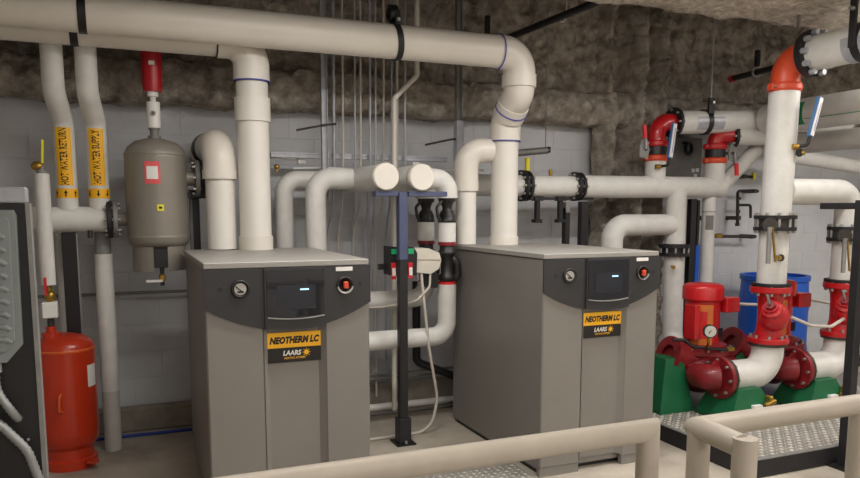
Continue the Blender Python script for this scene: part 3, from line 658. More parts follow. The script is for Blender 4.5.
part(t, 'pipe', tube([(4.53, 5.17, 1.20), (4.55, 5.17, .36), (4.25, 4.62, .36)], .088, .14, 28, 10), 'jacket')
g = lathe(sharp([(.09, 1.17), (.135, 1.17), (.135, 1.2), (.11, 1.2), (.11, 1.245), (.135, 1.245), (.135, 1.275), (.09, 1.275)]), (4.53, 5.17, 0), (0, 0, 1), 28)
k = part(t, 'coupling', g, 'black_steel'); part(t, 'bolts', bolts((4.53, 5.17, 1.2), (0, 0, 1), .122, 10, .01, .045), 'bolt', k, stuff=True)
part(t, 'thermowell', cyl((4.44, 5.08, 1.08), (-.5, -1, 0), .016, .04, 12), 'brass')
# hangers and posts under the header
for x, l in ((3.12, 'black hanger clamp below the header nearest its first flange'), (3.34, 'black hanger clamp below the header next to the thin black post')):
    t = thing('hanger_clamp', l, 'clamp', (x, HY, 1.47))
    part(t, 'strap', bx(x - .04, x + .04, HY - .03, HY + .03, 1.655, 1.69), 'black_steel'); part(t, 'stem', bx(x - .019, x + .019, HY - .02, HY + .02, 1.50, 1.655, None, .004), 'black'); part(t, 'foot', bx(x - .034, x + .034, HY - .034, HY + .034, 1.475, 1.505, None, .004), 'black')
t = thing('header_support', 'two-legged black channel support under the white header behind the boiler', 'stand', (3.48, HY, FZ))
part(t, 'crossbar', bx(3.06, 3.66, HY - .015, HY + .015, 1.662, 1.685), 'black'); part(t, 'leg', bx(3.378, 3.422, HY - .03, HY + .03, FZ, 1.60, None, .003), 'black'); part(t, 'leg', bx(3.535, 3.605, HY - .03, HY + .03, FZ, 1.65, None, .003), 'black')
part(t, 'leg_sleeve', bx(3.378, 3.418, HY - .034, HY + .03, 1.56, 1.645), 'galv_dull')
t = thing('header_support', 'black channel post with a blue lower length behind the red pump motor', 'stand', (4.78, HY + .02, FZ))
part(t, 'post', bx(4.735, 4.80, HY, HY + .06, FZ, 1.68, None, .003), 'black'); part(t, 'blue_length', bx(4.80, 4.845, HY - .01, HY + .06, FZ, 1.26, None, .003), 'blue'); part(t, 'upper_length', bx(4.81, 4.835, HY, HY + .05, 1.26, 1.67), 'black')
t = thing('drain_pipe', 'slim white pipe with grey sticker dropping from the header end', 'pipe', (4.955, 5.22, FZ))
part(t, 'pipe', tube([(4.955, 5.22, FZ), (4.955, 5.22, 1.72)], .06, 0, 22), 'jacket'); cyl_strip(t, (4.955, 5.22), .0615, 205, 275, 1.40, 1.53, 'galv_dull', 'sticker')
part(t, 'seam', lathe(sharp([(.058, 0), (.0625, 0), (.0625, .008), (.058, .008)]), (4.955, 5.22, 1.56), (0, 0, 1), 20), 'joint_shadow')
t = thing('channel_bracket', 'dark channel bracket with rod hanging over the white header beside the vent drop', 'strut', (3.1, 5.3, 2.0))
part(t, 'channel', tube([(2.86, 5.3, 2.03), (3.27, 5.3, 2.075)], .028, 0, 4), 'galv_dull'); part(t, 'rod', tube([(3.25, 5.3, 2.09), (3.25, 5.3, 3.6)], .004, 0, 6), 'galv_dull'); part(t, 'end_cap', box((3.275, 5.3, 2.078), (.02, .05, .05)), 'black')

# ================================================================== red elbows, upper header and lever valves
def lever_valve(x, z, lab, grip, down):
    t = thing('lever_valve', lab, 'valve', (x, HY, z))
    part(t, 'body', lathe(sharp([(.05, 0), (.09, 0), (.09, .07), (.05, .07)]), (x, HY, z), (0, 0, 1), 26), 'rubber')
    grooved(t, (x, HY, z - .055), (0, 0, 1), .092, .05, 'orange_red'); grooved(t, (x, HY, z + .07), (0, 0, 1), .09, .05, 'pump')
    s = 1 if down else -1; px = x + (.12 if down else -.20)
    k = part(t, 'notch_plate', prism([(-.05, -.06), (.03, -.075), (.05, 0), (.02, .09), (-.03, .10), (-.055, .02)], (px, HY - .10, z + .03), (1, 0, 0), (0, 0, 1), (0, .012, 0)), 'galv_dull')
    part(t, 'stem', cyl((px, HY - .10, z + .035), (-s, .5, 0), .014, .15 if down else .2, 10), 'iron')
    d = -1 if down else 1; z2 = z + .035
    part(t, 'lever', tube([(px, HY - .115, z2), (px - s * .01 + (.03 * s if down else -.02), HY - .12, z2 + d * .11)], .008, 0, 8), 'galv', k)
    part(t, 'grip', tube([(px + (.02 if down else -.02), HY - .12, z2 + d * .09), (px + (.03 if down else -.03), HY - .12, z2 + d * .20)], .019, 0, 10), grip, k)
lever_valve(4.31, 2.06, 'lever valve with raised red grip under the red elbow beside the rough column', 'red_plastic', False)
lever_valve(4.98, 2.055, 'lever valve with red grip hanging down beside the slanted white pipe', 'red_plastic', True)
t = thing('upper_header', 'white upper header with red elbow and black strap hanger above the lever valves', 'pipe', (4.9, HY, 2.25))
part(t, 'elbow', tube([(4.31, HY, 2.17), (4.31, HY, 2.345), (4.50, HY, 2.345)], .074, .12, 26, 10), 'pump')
flange(t, (4.475, HY, 2.345), (1, 0, 0), .13, .03, 8, 'black_steel')
part(t, 'pipe', tube([(4.505, HY, 2.345), (6.4, HY - .2, 2.43)], .1, 0, 30), 'jacket')
k = part(t, 'saddle', lathe(sharp([(.101, -.14), (.104, -.14), (.104, .14), (.101, .14)]), (4.815, HY - .03, 2.36), (1, -.1, .04), 14, None, True, 160, 225), 'galv')
part(t, 'strap', lathe(sharp([(.103, -.022), (.112, -.022), (.112, .022), (.103, .022)]), (4.81, HY - .03, 2.36), (1, -.1, .04), 30), 'black')
part(t, 'yoke', bx(4.78, 4.84, HY - .12, HY - .09, 2.38, 2.56, None, .004), 'black_steel'); part(t, 'yoke_bolt', cyl((4.81, HY - .12, 2.52), (0, -1, 0), .014, .02, 8), 'bolt')
part(t, 'rod', tube([(4.81, HY - .1, 2.54), (4.81, HY - .1, 3.6)], .006, 0, 8), 'galv')
t = thing('red_elbow', 'red elbow with black flange under the white upper header', 'elbow', (4.98, HY, 2.17))
part(t, 'elbow', tube([(4.98, HY, 2.17), (4.98, HY, 2.25), (5.12, HY - .06, 2.25)], .07, .06, 24, 8), 'pump')
flange(t, (5.12, HY - .06, 2.24), (1, -.4, 0), .10, .03, 8, 'black_steel'); part(t, 'stub', tube([(5.14, HY - .07, 2.24), (5.5, HY - .2, 2.24)], .075, 0, 20), 'jacket')
def thermometer(p0, p1, lab):
    t = thing('thermometer', lab, 'thermometer', p1); p0 = Vector(p0); p1 = Vector(p1); a = (p0 - p1).normalized()
    u = Vector((1, .3, 0)).normalized(); wv = a.cross(u).normalized(); u = wv.cross(a)
    rot = Matrix((u, wv, a)).transposed(); c = (p0 + p1) / 2; L = (p0 - p1).length
    part(t, 'case', box(c, (.052, .03, L), rot, None, .006), 'therm_blue'); f = -wv if wv.y > 0 else wv
    part(t, 'scale', box(c + f * .016 - u * .004, (.046, .006, L * .94), rot), 'paper'); part(t, 'column', box(c + f * .0195, (.004, .003, L * .7), rot), 'blue_ink')
    part(t, 'stem', tube([p1, p1 - a * .06, p1 - a * .06 + Vector((-.06, .1, -.01))], .012, .02, 10), 'black')
    part(t, 'well', cyl(p1 - a * .06 + Vector((-.06, .03, -.01)), (-1, .3, 0), .02, .04, 12), 'brass')
thermometer((4.37, 5.05, 2.32), (4.33, 5.05, 2.02), 'blue and white stick thermometer beside the red elbow over the white header')
thermometer((4.60, 3.82, 2.38), (4.545, 3.84, 2.10), 'blue and white stick thermometer on the wide white riser')
solo('wall_panel', bx(4.72, 5.2, 5.60, 5.74, 1.88, 2.27, None, .004), 'galv_dull', 'flat grey metal panel on the wall below the white upper header', 'panel')
t = thing('wall_socket', 'white double socket low on the flat grey metal panel', 'socket', (5.13, 5.59, 1.9))
for x, z in ((5.09, 1.96), (5.14, 1.965), (5.12, 1.91)): part(t, 'cover', box((x, 5.592, z), (.036, .014, .036), None, None, .003), 'paper')
solo('pipe_ring', bx(4.955, 4.985, 5.53, 5.601, 2.205, 2.225, lathe(sharp([(.042, 0), (.06, 0), (.06, .03), (.042, .03), (.042, 0)]), (4.97, 5.55, 2.16), (.3, -1, 0), 24)), 'black', 'black pipe ring in front of the flat grey metal panel', 'ring', (4.97, 5.52, 2.1))
# black gas piping on the wall behind the riser
t = thing('gas_pipe', 'thin black wall piping with brass valve between the slim white pipe and the wide riser', 'pipe', (5.6, 5.6, 1.28))
part(t, 'pipe', tube([(5.95, 5.6, 1.77), (5.68, 5.6, 1.77), (5.70, 5.6, 1.42)], .016, .03, 10), 'black'); part(t, 'pipe', tube([(5.70, 5.6, 1.63), (5.86, 5.6, 1.63), (5.87, 5.6, 1.50)], .014, .03, 10), 'black')
part(t, 'pipe', tube([(5.30, 5.6, 1.32), (5.95, 5.6, 1.31)], .016, 0, 10), 'iron'); part(t, 'brass_valve', box((5.45, 5.6, 1.325), (.10, .045, .045), None, None, .01), 'brass'); part(t, 'pipe', tube([(5.33, 5.6, 1.10), (5.33, 5.6, 1.75)], .014, 0, 10), 'black')
part(t, 'cock', tube([(5.66, 5.6, 1.92), (5.86, 5.6, 1.91)], .016, 0, 10), 'black'); part(t, 'yellow_tap', box((5.88, 5.6, 1.92), (.03, .04, .07), None, None, .006), 'yellow_bright')
for x, z in ((5.33, 1.5), (5.70, 1.5), (5.9, 1.77), (5.75, 1.915), (5.9, 1.31)): part(t, 'wall_clip', bx(x - .02, x + .02, 5.58, 5.744, z - .02, z + .02), 'iron')
for a in (1.42, 1.55, 1.68): part(t, 'coupling', cyl((5.697, 5.6, a), (0, 0, 1), .022, .03, 10), 'iron')

# ================================================================== pump skid
SZ = .06; SX0, SX1, SY0, SY1 = 3.45, 6.3, 3.18, 4.85
t = thing('pump_skid', 'low dark steel skid with studded plate deck under the red pumps', 'platform', (4.8, 4.0, FZ))
part(t, 'deck', bx(SX0 + .01, SX1 - .01, SY0 + .01, SY1 - .01, SZ - .02, SZ - .002), 'tread')
for n_, a in (('front_beam', (SX0, SX1, SY0, SY0 + .012)), ('rear_beam', (SX0, SX1, SY1 - .012, SY1)), ('side_beam', (SX0, SX0 + .012, SY0 + .012, SY1 - .012)), ('side_beam', (SX1 - .012, SX1, SY0 + .012, SY1 - .012))):
    part(t, n_, bx(*a, FZ, SZ, None, .003), 'black_steel')
part(t, 'edge_strip', bx(SX0, SX1, SY0 - .004, SY0 + .03, SZ, SZ + .006), 'galv_dull'); part(t, 'edge_strip', bx(SX0 - .004, SX0 + .03, SY0 + .03, SY1, SZ, SZ + .006), 'galv_dull')
g = G(); sp = .042
for i in range(int(2.6 / sp)):
    for j in range(int(1.05 / sp)):
        a = R(45 if (i + j) % 2 else -45); rot = Matrix.Rotation(a, 3, 'Z')
        c = Vector((SX0 + .06 + i * sp, SY0 + .06 + j * sp, SZ)); u = rot @ Vector((.017, 0, 0)); w_ = rot @ Vector((0, .006, 0))
        g.add([c - u + Vector((0, 0, -.002)), c - w_ + Vector((0, 0, -.002)), c + u + Vector((0, 0, -.002)), c + w_ + Vector((0, 0, -.002)), c + Vector((0, 0, .007))], [(0, 1, 4), (1, 2, 4), (2, 3, 4), (3, 0, 4)])
part(t, 'tread_studs', g, 'stud', stuff=True)
part(t, 'yellow_tag', bx(SX0 - .006, SX0 + .02, 3.40, 3.46, SZ + .004, SZ + .012), 'yellow')
t = thing('floor_plate', 'studded steel plate on the floor between the boilers behind the rail', 'plate', (1.8, 3.6, FZ))
part(t, 'plate', bx(1.30, 2.24, 3.2, 3.98, FZ, FZ + .008), 'tread'); g = G()
for i in range(22):
    for j in range(18):
        a = R(45 if (i + j) % 2 else -45); rot = Matrix.Rotation(a, 3, 'Z'); c = Vector((1.33 + i * sp, 3.23 + j * sp, FZ + .008)); u = rot @ Vector((.017, 0, 0)); w_ = rot @ Vector((0, .006, 0))
        g.add([c - u, c - w_, c + u, c + w_, c + Vector((0, 0, .005))], [(0, 1, 4), (1, 2, 4), (2, 3, 4), (3, 0, 4)])
part(t, 'tread_studs', g, 'stud', stuff=True)
def stand(x0, x1, top, y0=3.86, y1=4.24):
    xm = (x0 + x1) / 2; hw = (x1 - x0) / 2
    g = G(); n = len(g.v); v = []
    for z, k in ((SZ, 1.), (SZ + .03, 1.), (top, .52)):
        for x, y in ((xm - hw * k, y0 + (1 - k) * .1), (xm + hw * k, y0 + (1 - k) * .1), (xm + hw * k, y1 - (1 - k) * .1), (xm - hw * k, y1 - (1 - k) * .1)): v.append((x, y, z))
    f = [(0, 1, 2, 3)[::-1], (8, 9, 10, 11)]
    for l in (0, 4):
        for i in range(4): f.append((l + i, l + (i + 1) % 4, l + 4 + (i + 1) % 4, l + 4 + i))
    return g.add(v, f)
def pump_set(dx, which):
    X0, Y0 = 4.14 + dx, 4.38; red = 'pump'; FX = 3.985 + dx      # motor axis; face of the discharge flange
    t = thing('pump', ('red inline pump with upright motor standing next to the boiler', 'red inline pump with upright motor behind the first red check valve')[which], 'pump', (X0, Y0, SZ))
    part(t, 'volute', lathe([(.0001, .15), (.07, .155), (.10, .18), (.17, .22), (.23, .27), (.27, .33), (.28, .38), (.28, .38), (.288, .385), (.288, .415), (.27, .42), (.27, .42), (.24, .455), (.20, .48), (.19, .50), (.19, .50), (.19, .54), (.19, .54), (.13, .56), (.12, .60)], (X0, Y0, 0), (0, 0, 1), 40), 'pump_dark')
    k = part(t, 'volute_rim', lathe(sharp([(.20, .475), (.24, .475), (.24, .505), (.20, .505)]), (X0, Y0, 0), (0, 0, 1), 36), 'pump_dark'); part(t, 'bolts', bolts((X0, Y0, .505), (0, 0, 1), .222, 12, .012, .02), 'bolt', k, stuff=True)
    part(t, 'suction_neck', tube([(X0 - .14, Y0 - .03 + .1 * which, .40), (X0 - .26, Y0 - .04 + .15 * which, .46), (X0 - .33, Y0 - .04 + .15 * which, .49)], [.13, .11, .10], 0, 24), 'pump_dark')
    part(t, 'suction_flange', lathe(sharp([(.06, 0), (.13, 0), (.13, .03), (.06, .03)]), (X0 - .33, Y0 - .04 + .15 * which, .49), (-1, 0, .35), 28), 'pump_dark')
    part(t, 'discharge_neck', tube([(X0 - .16, Y0 - .10, .34), (X0 - .24, Y0 - .24, .35), (FX - .09, 4.03, .36), (FX - .03, 4.0, .36)], [.07, .09, .095, .095], 0, 24), 'pump_dark')
    part(t, 'rib', prism([(-.08, 0), (.01, .0), (.01, .07)], (FX - .04, 3.99, .44), (1, 0, 0), (0, 0, 1), (0, .02, 0)), 'pump_dark')
    flange(t, (FX - .035, 4.0, .36), (1, 0, 0), .158, .034, 8, 'pump_dark', 'bolt', .012, .018)
    m = part(t, 'motor', lathe([(.12, .53), (.132, .56), (.132, .56), (.132, .88), (.132, .88), (.15, .885), (.155, .895), (.155, .895), (.155, .98), (.147, 1.0), (.12, 1.012), (.0001, 1.02)], (X0, Y0, 0), (0, 0, 1), 36), red)
    part(t, 'motor_window', bx(X0 + .05, X0 + .095, Y0 - .125, Y0 - .09, .60, .67), 'black', m)
    part(t, 'junction_box', bx(X0 + .11, X0 + .245, Y0 - .14, Y0 - .03, .79, .905, None, .006), red, m)
    gd = part(t, 'coupling_guard', lathe(sharp([(.158, .55), (.166, .55), (.166, .86), (.158, .86)]), (X0, Y0, 0), (0, 0, 1), 14, None, True, 288, 345), 'guard')
    part(t, 'guard_window', lathe([(.168, .60), (.168, .81)], (X0, Y0, 0), (0, 0, 1), 8, None, True, 298, 330), red, gd)
    part(t, 'guard_bracket', bx(X0 - .20, X0 - .15, Y0 - .14, Y0 - .02, .60, .86, None, .004), red, gd)
    if which == 0:
        c = Vector((X0 - .19, Y0 - .28, .69)); a = Vector((-.5, -1, .05)).normalized()
        k = part(t, 'pressure_gauge', cyl(c, a, .05, .028, 24), 'black'); part(t, 'gauge_face', cyl(c + a * .0275, a, .042, .003, 24), 'dial', k); part(t, 'gauge_needle', box(c + a * .032, (.04, .003, .005), Matrix.Rotation(R(-35), 3, 'Y')), 'ink', k)
        part(t, 'gauge_stem', tube([c - a * .01, c - a * .01 + Vector((0, 0, -.09)), (X0 - .13, Y0 - .2, .52)], .010, .04, 8), 'brass', k)
        part(t, 'seal_line', tube([(X0 - .42, Y0 - .16, .62), (X0 - .33, Y0 - .18, .615), (X0 - .26, Y0 - .20, .56), (X0 + .02, Y0 - .25, .525), (X0 + .14, Y0 - .20, .53)], .013, .05, 10), 'rubber'); part(t, 'seal_valve', box((X0 + .06, Y0 - .245, .527), (.07, .03, .03), None, None, .006), 'brass')
    part(t, 'base_stand', stand(X0 - (.41 if which else .53), X0 - .22, .47, Y0 - .02 * (1 - which) - .16 + .14 * which, Y0 + .2), 'green')
    s_ = part(t, 'base_stand', stand(FX - .08, FX + .34, .29, 3.80, 4.16), 'green')
    part(t, 'name_tag', bx(FX + .12, FX + .20, 3.79, 3.83, .155, .18), 'paper', s_)
    g = G(); box((FX + .27, 3.80, .19), (.03, .05, .10), None, g, .006); box((FX + .26, 3.78, .19), (.10, .03, .03), Matrix.Rotation(R(-15), 3, 'Y'), g, .005)
    part(t, 'drain_cock', g, 'brass')
    # white elbow
    XV = FX + .445; r = .114
    t = thing('insulated_elbow', ('fat white elbow bolted to the pump standing next to the boiler', 'fat white elbow bolted low beside the black post')[which], 'elbow', (XV, 4.0, .24))
    part(t, 'elbow', tube([(FX + .03, 4.0, .36), (XV, 4.0, .36), (XV, 4.0, .61)], r, .16, 32, 12), 'jacket')
    flange(t, (FX + .002, 4.0, .36), (1, 0, 0), .15, .03, 8, 'iron', 'bolt', .014, .02)
    # red check valve
    t = thing('check_valve', ('red bulbous check valve with hex cap above the first fat white elbow', 'red bulbous check valve above the second fat white elbow by the black post')[which], 'valve', (XV, 4.0, .56))
    part(t, 'body', lathe([(.10, .62), (.095, .66), (.085, .72), (.085, .86), (.09, .92), (.105, .97), (.105, .97)], (XV, 4.0, 0), (0, 0, 1), 30), red)
    b = part(t, 'bulb', sphere((XV - .035, 3.92, .795), .108, None, 22, (1, .9, 1)), red)
    a = Vector((-.7, -.35, .62)).normalized(); c = Vector((XV - .035, 3.92, .795))
    part(t, 'bonnet', lathe(sharp([(.072, .06), (.072, .11), (.05, .12), (.05, .145), (.0001, .145)]), c, a, 22), red, b); part(t, 'hex_cap', lathe(sharp([(.0001, .14), (.038, .14), (.038, .175), (.0001, .175)]), c, a, 6), 'pump_dark', b)
    part(t, 'vent_nipple', tube([c + a * .16, c + a * .21, c + a * .21 + Vector((-.02, 0, .05))], .01, 0, 8), 'bolt', b)
    part(t, 'side_boss', cyl((XV + .06, 3.96, .82), (1, -.3, 0), .035, .05, 16), 'pump_dark')
    fl = flange(t, (XV, 4.0, .59), (0, 0, 1), .145, .04, 8, red, 'bolt', .013, .02); flange(t, (XV, 4.0, .97), (0, 0, 1), .145, .045, 8, red, 'bolt', .014, .022)
    part(t, 'gasket', lathe(sharp([(.08, 0), (.138, 0), (.138, .02), (.08, .02)]), (XV, 4.0, .57), (0, 0, 1), 30), 'iron')
    # riser with butterfly valve
    return XV
XV1 = pump_set(0, 0); XV2 = pump_set(.77, 1)
def butterfly(t, x, z, r):
    for dz in (0, .085):
        fl = part(t, 'valve_flange', lathe(sharp([(.08, 0), (r, 0), (r, .026), (.08, .026)]), (x, 4.0, z + dz), (0, 0, 1), 32), 'black_steel')
    b = part(t, 'valve_body', lathe(sharp([(.08, .026), (.125, .026), (.125, .085), (.08, .085)]), (x, 4.0, z), (0, 0, 1), 30), 'iron')
    part(t, 'bolts', bolts((x, 4.0, z - .02), (0, 0, 1), r * .89, 10, .012, .15), 'bolt', b, stuff=True)
    k = part(t, 'lever_plate', cyl((x - .20, 3.87, z + .045), (-.6, -.9, 0), .05, .03, 18), 'iron', b)
    part(t, 'shaft', tube([(x - .10, 3.96, z + .055), (x - .21, 3.87, z + .045)], .022, 0, 12), 'iron', b)
    part(t, 'lever', tube([(x - .225, 3.84, z + .03), (x - .235, 3.83, z - .23)], .016, 0, 8), 'galv_dull', b); part(t, 'lever', tube([(x - .20, 3.84, z + .03), (x - .165, 3.83, z - .22)], .008, 0, 8), 'brass', b)
t = thing('riser_pipe', 'wide white riser pipe with black valve flanges and an orange-red elbow at its top', 'pipe', (XV1, 4.0, 1.0)); XT = 4.455
part(t, 'lower_pipe', tube([(XV1, 4.0, 1.03), (XV1 + .005, 4.0, 1.45)], .103, 0, 32), 'jacket')
part(t, 'gasket', lathe(sharp([(.08, 0), (.14, 0), (.14, .02), (.08, .02)]), (XV1, 4.0, 1.02), (0, 0, 1), 30), 'black_steel')
butterfly(t, XV1 + .005, 1.43, .148)
part(t, 'pipe', tube([(XV1 + .005, 4.0, 1.53), (XT, 4.0, 2.46)], .106, 0, 34), 'jacket')
k = part(t, 'thermowell', cyl((XV1 - .06, 3.905, 1.235), (-.45, -1, 0), .018, .035, 12), 'brass'); part(t, 'well_dial', cyl((XV1 - .055, 3.88, 1.235), (-.2, -1, 0), .026, .01, 14), 'iron', k)
k = part(t, 'thermowell', cyl((XT + .06, 3.91, 1.99), (.5, -1, 0), .018, .05, 12), 'brass'); part(t, 'well_dial', cyl((XT + .045, 3.885, 1.99), (.0, -1, 0), .03, .012, 14), 'black', k)
grooved(t, (XT, 4.0, 2.43), (0, 0, 1), .104, .06, 'orange_red')
part(t, 'elbow', tube([(XT, 4.0, 2.47), (XT + .005, 4.0, 2.66), (XT + .03, 3.83, 2.665)], .1, .13, 30, 12), 'orange_red')
t = thing('overhead_pipe', 'thick white overhead pipe with silver bolted flange running out from the orange-red elbow', 'pipe', (4.5, 3.0, 2.55))
fl = part(t, 'flange', lathe(sharp([(.08, 0), (.162, 0), (.162, .05), (.08, .05)]), (4.50, 3.84, 2.67), (0, -1, 0), 34), 'black_steel')
part(t, 'bolts', bolts((4.50, 3.79, 2.67), (0, -1, 0), .14, 10, .021, .04, 0), 'galv', fl, stuff=True)
part(t, 'pipe', tube([(4.50, 3.80, 2.67), (4.50, -1.9, 2.67)], .12, 0, 34), 'jacket')
k = part(t, 'saddle', lathe(sharp([(.121, -.09), (.125, -.09), (.125, .09), (.121, .09)]), (4.50, 3.42, 2.67), (0, -1, 0), 16, None, True, 170, 290), 'galv')
part(t, 'hanger_bar', bx(4.355, 4.375, 3.39, 3.44, 2.62, 3.0, None, .004), 'black_steel'); part(t, 'hanger_strap', lathe(sharp([(.122, -.028), (.131, -.028), (.131, .028), (.122, .028)]), (4.50, 3.415, 2.67), (0, -1, 0), 34), 'black_steel'); part(t, 'hanger_bolt', cyl((4.355, 3.41, 2.86), (-1, 0, 0), .014, .03, 8), 'bolt')
part(t, 'rod', tube([(4.50, 3.95, 2.86), (4.50, 3.95, 3.3)], .012, 0, 8), 'galv_dull'); 
t = thing('cross_pipe', 'white pipe crossing from the wide riser and bending down beside the black post', 'pipe', (XV2, 4.0, 1.0))
part(t, 'pipe', tube([(XV1 + .08, 4.0, 1.715), (XV2, 4.0, 1.715), (XV2, 4.0, 1.42)], .098, .14, 30, 10), 'jacket'); part(t, 'lower_pipe', tube([(XV2, 4.0, 1.03), (XV2, 4.0, 1.40)], .1, 0, 28), 'jacket')
part(t, 'gasket', lathe(sharp([(.08, 0), (.14, 0), (.14, .02), (.08, .02)]), (XV2, 4.0, 1.02), (0, 0, 1), 30), 'black_steel')
butterfly(t, XV2, 1.34, .142)
# pipes running front to back high on the far side of the riser
t = thing('high_pipe', 'large white jacketed pipe with green sticker high behind the wide riser', 'pipe', (5.4, 4.0, 2.25))
part(t, 'pipe', tube([(5.38, 5.0, 2.39), (5.38, 1.0, 2.39)], .135, 0, 32), 'jacket')
k = part(t, 'sticker', lathe([(.136, -.06), (.136, .06)], (5.38, 4.58, 2.39), (0, 1, 0), 14, None, True, -45, 40), 'green_print')
part(t, 'seam_line', tube([(5.255, 4.5, 2.335), (5.255, 1.2, 2.335)], .003, 0, 6), 'green_print')
g = G(); c = Vector((5.2415, 4.58, 2.41)); box(c, (.004, .05, .014), None, g); box(c + Vector((0, .02, -.02)), (.004, .014, .04), None, g)
part(t, 'sticker_mark', g, 'paper', k)
solo('high_pipe', tube([(5.52, 5.2, 2.16), (5.52, 1.0, 2.16)], .085, 0, 26), 'jacket_grey', 'white pipe hung just below the large high pipe with the green sticker', 'pipe', (5.5, 4, 2.08))
solo('sloping_pipe', tube([(5.75, 5.25, 2.12), (6.9, 5.15, 2.0), (8.0, 5.1, 1.95)], .07, .3, 24), 'jacket', 'white pipe sloping down along the wall behind the wide riser', 'pipe', (6.6, 5.2, 1.95))
# drum, post, wiring
t = thing('drum', 'blue plastic drum standing by the wall behind the second pump', 'drum', (5.80, 5.2, FZ))
part(t, 'body', lathe([(.27, FZ), (.30, FZ + .03), (.31, .2), (.32, .25), (.31, .30), (.31, .62), (.32, .67), (.31, .72), (.30, .90), (.29, .92)], (5.80, 5.2, 0), (0, 0, 1), 36), 'blue'); part(t, 'rim', lathe(sharp([(.28, .91), (.315, .91), (.315, .955), (.28, .955), (.28, .92), (.0001, .92)]), (5.80, 5.2, 0), (0, 0, 1), 36), 'blue')
t = thing('frame_post', 'tall black channel post with top arm standing in front of the pump skid', 'post', (4.175, 3.12, FZ))
part(t, 'post', bx(4.145, 4.205, 3.09, 3.15, FZ, 1.64, None, .004), 'black_steel'); part(t, 'arm', bx(4.15, 4.20, 3.15, 3.40, 1.585, 1.625, None, .004), 'black_steel'); part(t, 'arm', bx(4.205, 4.9, 3.09, 3.155, 1.56, 1.63, None, .004), 'black_steel')
part(t, 'foot_plate', bx(4.09, 4.26, 3.04, 3.175, FZ, FZ + .012), 'black'); part(t, 'cross_rail', bx(4.205, 4.9, 3.10, 3.15, .60, .66), 'black_steel')
solo('junction_box', bx(4.22, 4.36, 3.05, 3.10, .68, .80, None, .006), 'drive_grey', 'small grey junction box on the black post in front of the skid', 'box')
def wire(pts, lab): flex('motor_conduit', pts, .013, lab, 'cable')
wire([(4.38, 4.29, .85), (4.48, 4.28, .84), (4.66, 4.27, .83)], 'short pale conduit leaving the junction box of the pump next to the boiler')
wire([(5.15, 4.29, .85), (5.27, 4.27, .83), (5.44, 4.24, .80)], 'straight pale conduit from the junction box behind the first check valve')
wire([(4.52, 3.88, .79), (4.70, 3.86, .72), (4.90, 3.85, .70), (5.14, 3.9, .76)], 'sagging pale conduit strung between the two red check valves')
solo('hose', tube([(4.6, 3.05, FZ + .012), (5.2, 3.14, FZ + .012), (6.0, 3.1, FZ + .012)], .012, .3, 8), 'blue_hose', 'blue hose lying in front of the skid beyond the black post', 'hose')
# sprinkler pipes
t = thing('sprinkler_pipe', 'black sprinkler pipe running back under the ceiling above the vent elbow', 'pipe', (3.0, 4.9, 2.97))
part(t, 'pipe', tube([(2.99, 5.6, 3.0), (3.06, 4.22, 3.0)], .027, 0, 14), 'black'); part(t, 'hanger', tube([(3.02, 4.75, 2.96), (3.05, 4.75, 2.955), (3.07, 4.75, 3.0), (3.07, 4.75, 3.6)], .005, .02, 6), 'paper')
solo('sprinkler_drop', tube([(2.775, 5.45, 2.92), (2.775, 5.45, 3.14)], .024, 0, 10), 'black', 'short black drop pipe on the sprayed beam above the vent pipe', 'pipe')
t = thing('sprinkler_pipe', 'black sprinkler pipe with red end cap and ring hanger near the orange-red elbow', 'pipe', (5.1, 4.9, 2.75))
part(t, 'pipe', tube([(5.25, 5.3, 2.79), (5.0, 4.2, 2.76)], .026, 0, 14), 'black'); part(t, 'end_cap', cyl((5.255, 5.33, 2.79), (-.22, -1, 0), .032, .05, 12), 'red_plastic')
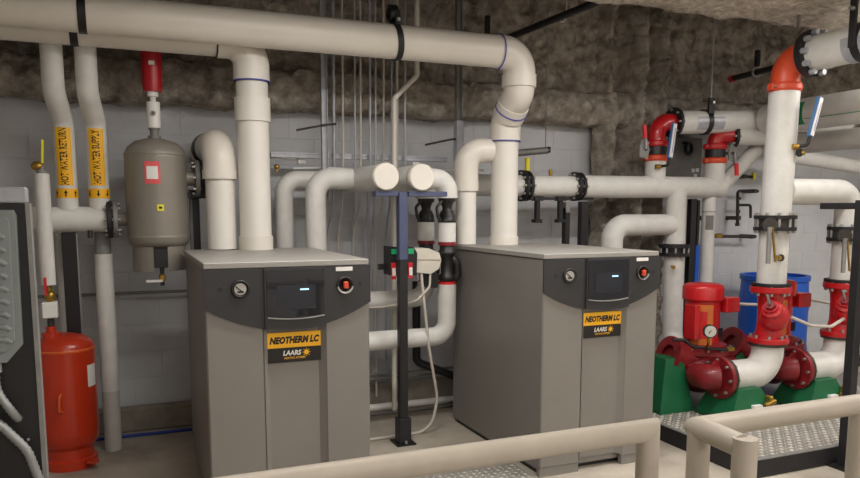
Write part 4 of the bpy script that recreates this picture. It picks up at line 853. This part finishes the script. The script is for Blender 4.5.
part(t, 'hanger_ring', lathe(sharp([(.036, -.012), (.042, -.012), (.042, .012), (.036, .012), (.036, -.012)]), (5.17, 4.95, 2.782), (-.22, -1, 0), 20), 'galv'); part(t, 'hanger_body', bx(5.15, 5.19, 4.93, 4.97, 2.83, 2.97, None, .006), 'black'); part(t, 'rod', tube([(5.17, 4.95, 2.97), (5.17, 4.95, 3.6)], .005, 0, 6), 'galv_dull')

# ================================================================== railings in the foreground
RR = .031
t = thing('guard_rail', 'beige round guard rail crossing in front of the two boilers', 'railing', (.3, 1.54, FZ)); ry = 1.54
part(t, 'top_rail', tube([(-1.3, ry, .985), (1.285, ry, .985), (1.285, ry, .40)], RR, 0, 22, 3), 'beige_rail')
part(t, 'post', tube([(1.285, ry, .42), (1.285, ry, FZ)], RR, 0, 20), 'beige_rail'); part(t, 'post', tube([(-.6, ry, .98), (-.6, ry, FZ)], RR, 0, 20), 'beige_rail')
part(t, 'mid_rail', tube([(-1.3, ry, .45), (1.285, ry, .45)], RR * .9, 0, 18), 'beige_rail')
for x in (1.285, -.6): part(t, 'base_plate', bx(x - .06, x + .06, ry - .06, ry + .06, FZ, FZ + .01), 'beige_rail')
t = thing('guard_rail', 'beige round guard rail with short return leg crossing in front of the red pumps', 'railing', (2.0, 1.5, FZ)); ry = 1.505
part(t, 'top_rail', tube([(3.4, ry, .985), (1.43, ry, .985), (1.415, 1.34, .985)], RR, 0, 22, 3), 'beige_rail')
part(t, 'post', tube([(1.43, ry, .975), (1.43, ry, FZ)], RR, 0, 20), 'beige_rail'); part(t, 'post', tube([(1.415, 1.33, .985 + RR * .8), (1.415, 1.33, FZ)], RR, 0, 20), 'beige_rail'); part(t, 'post', tube([(2.07, ry, .975), (2.07, ry, FZ)], RR, 0, 20), 'beige_rail')
part(t, 'mid_rail', tube([(3.4, ry, .45), (1.43, ry, .45), (1.415, 1.33, .45)], RR * .9, .01, 18), 'beige_rail')
for x, y in ((1.43, ry), (1.415, 1.33), (2.07, ry)): part(t, 'base_plate', bx(x - .06, x + .06, y - .06, y + .06, FZ, FZ + .01), 'beige_rail')
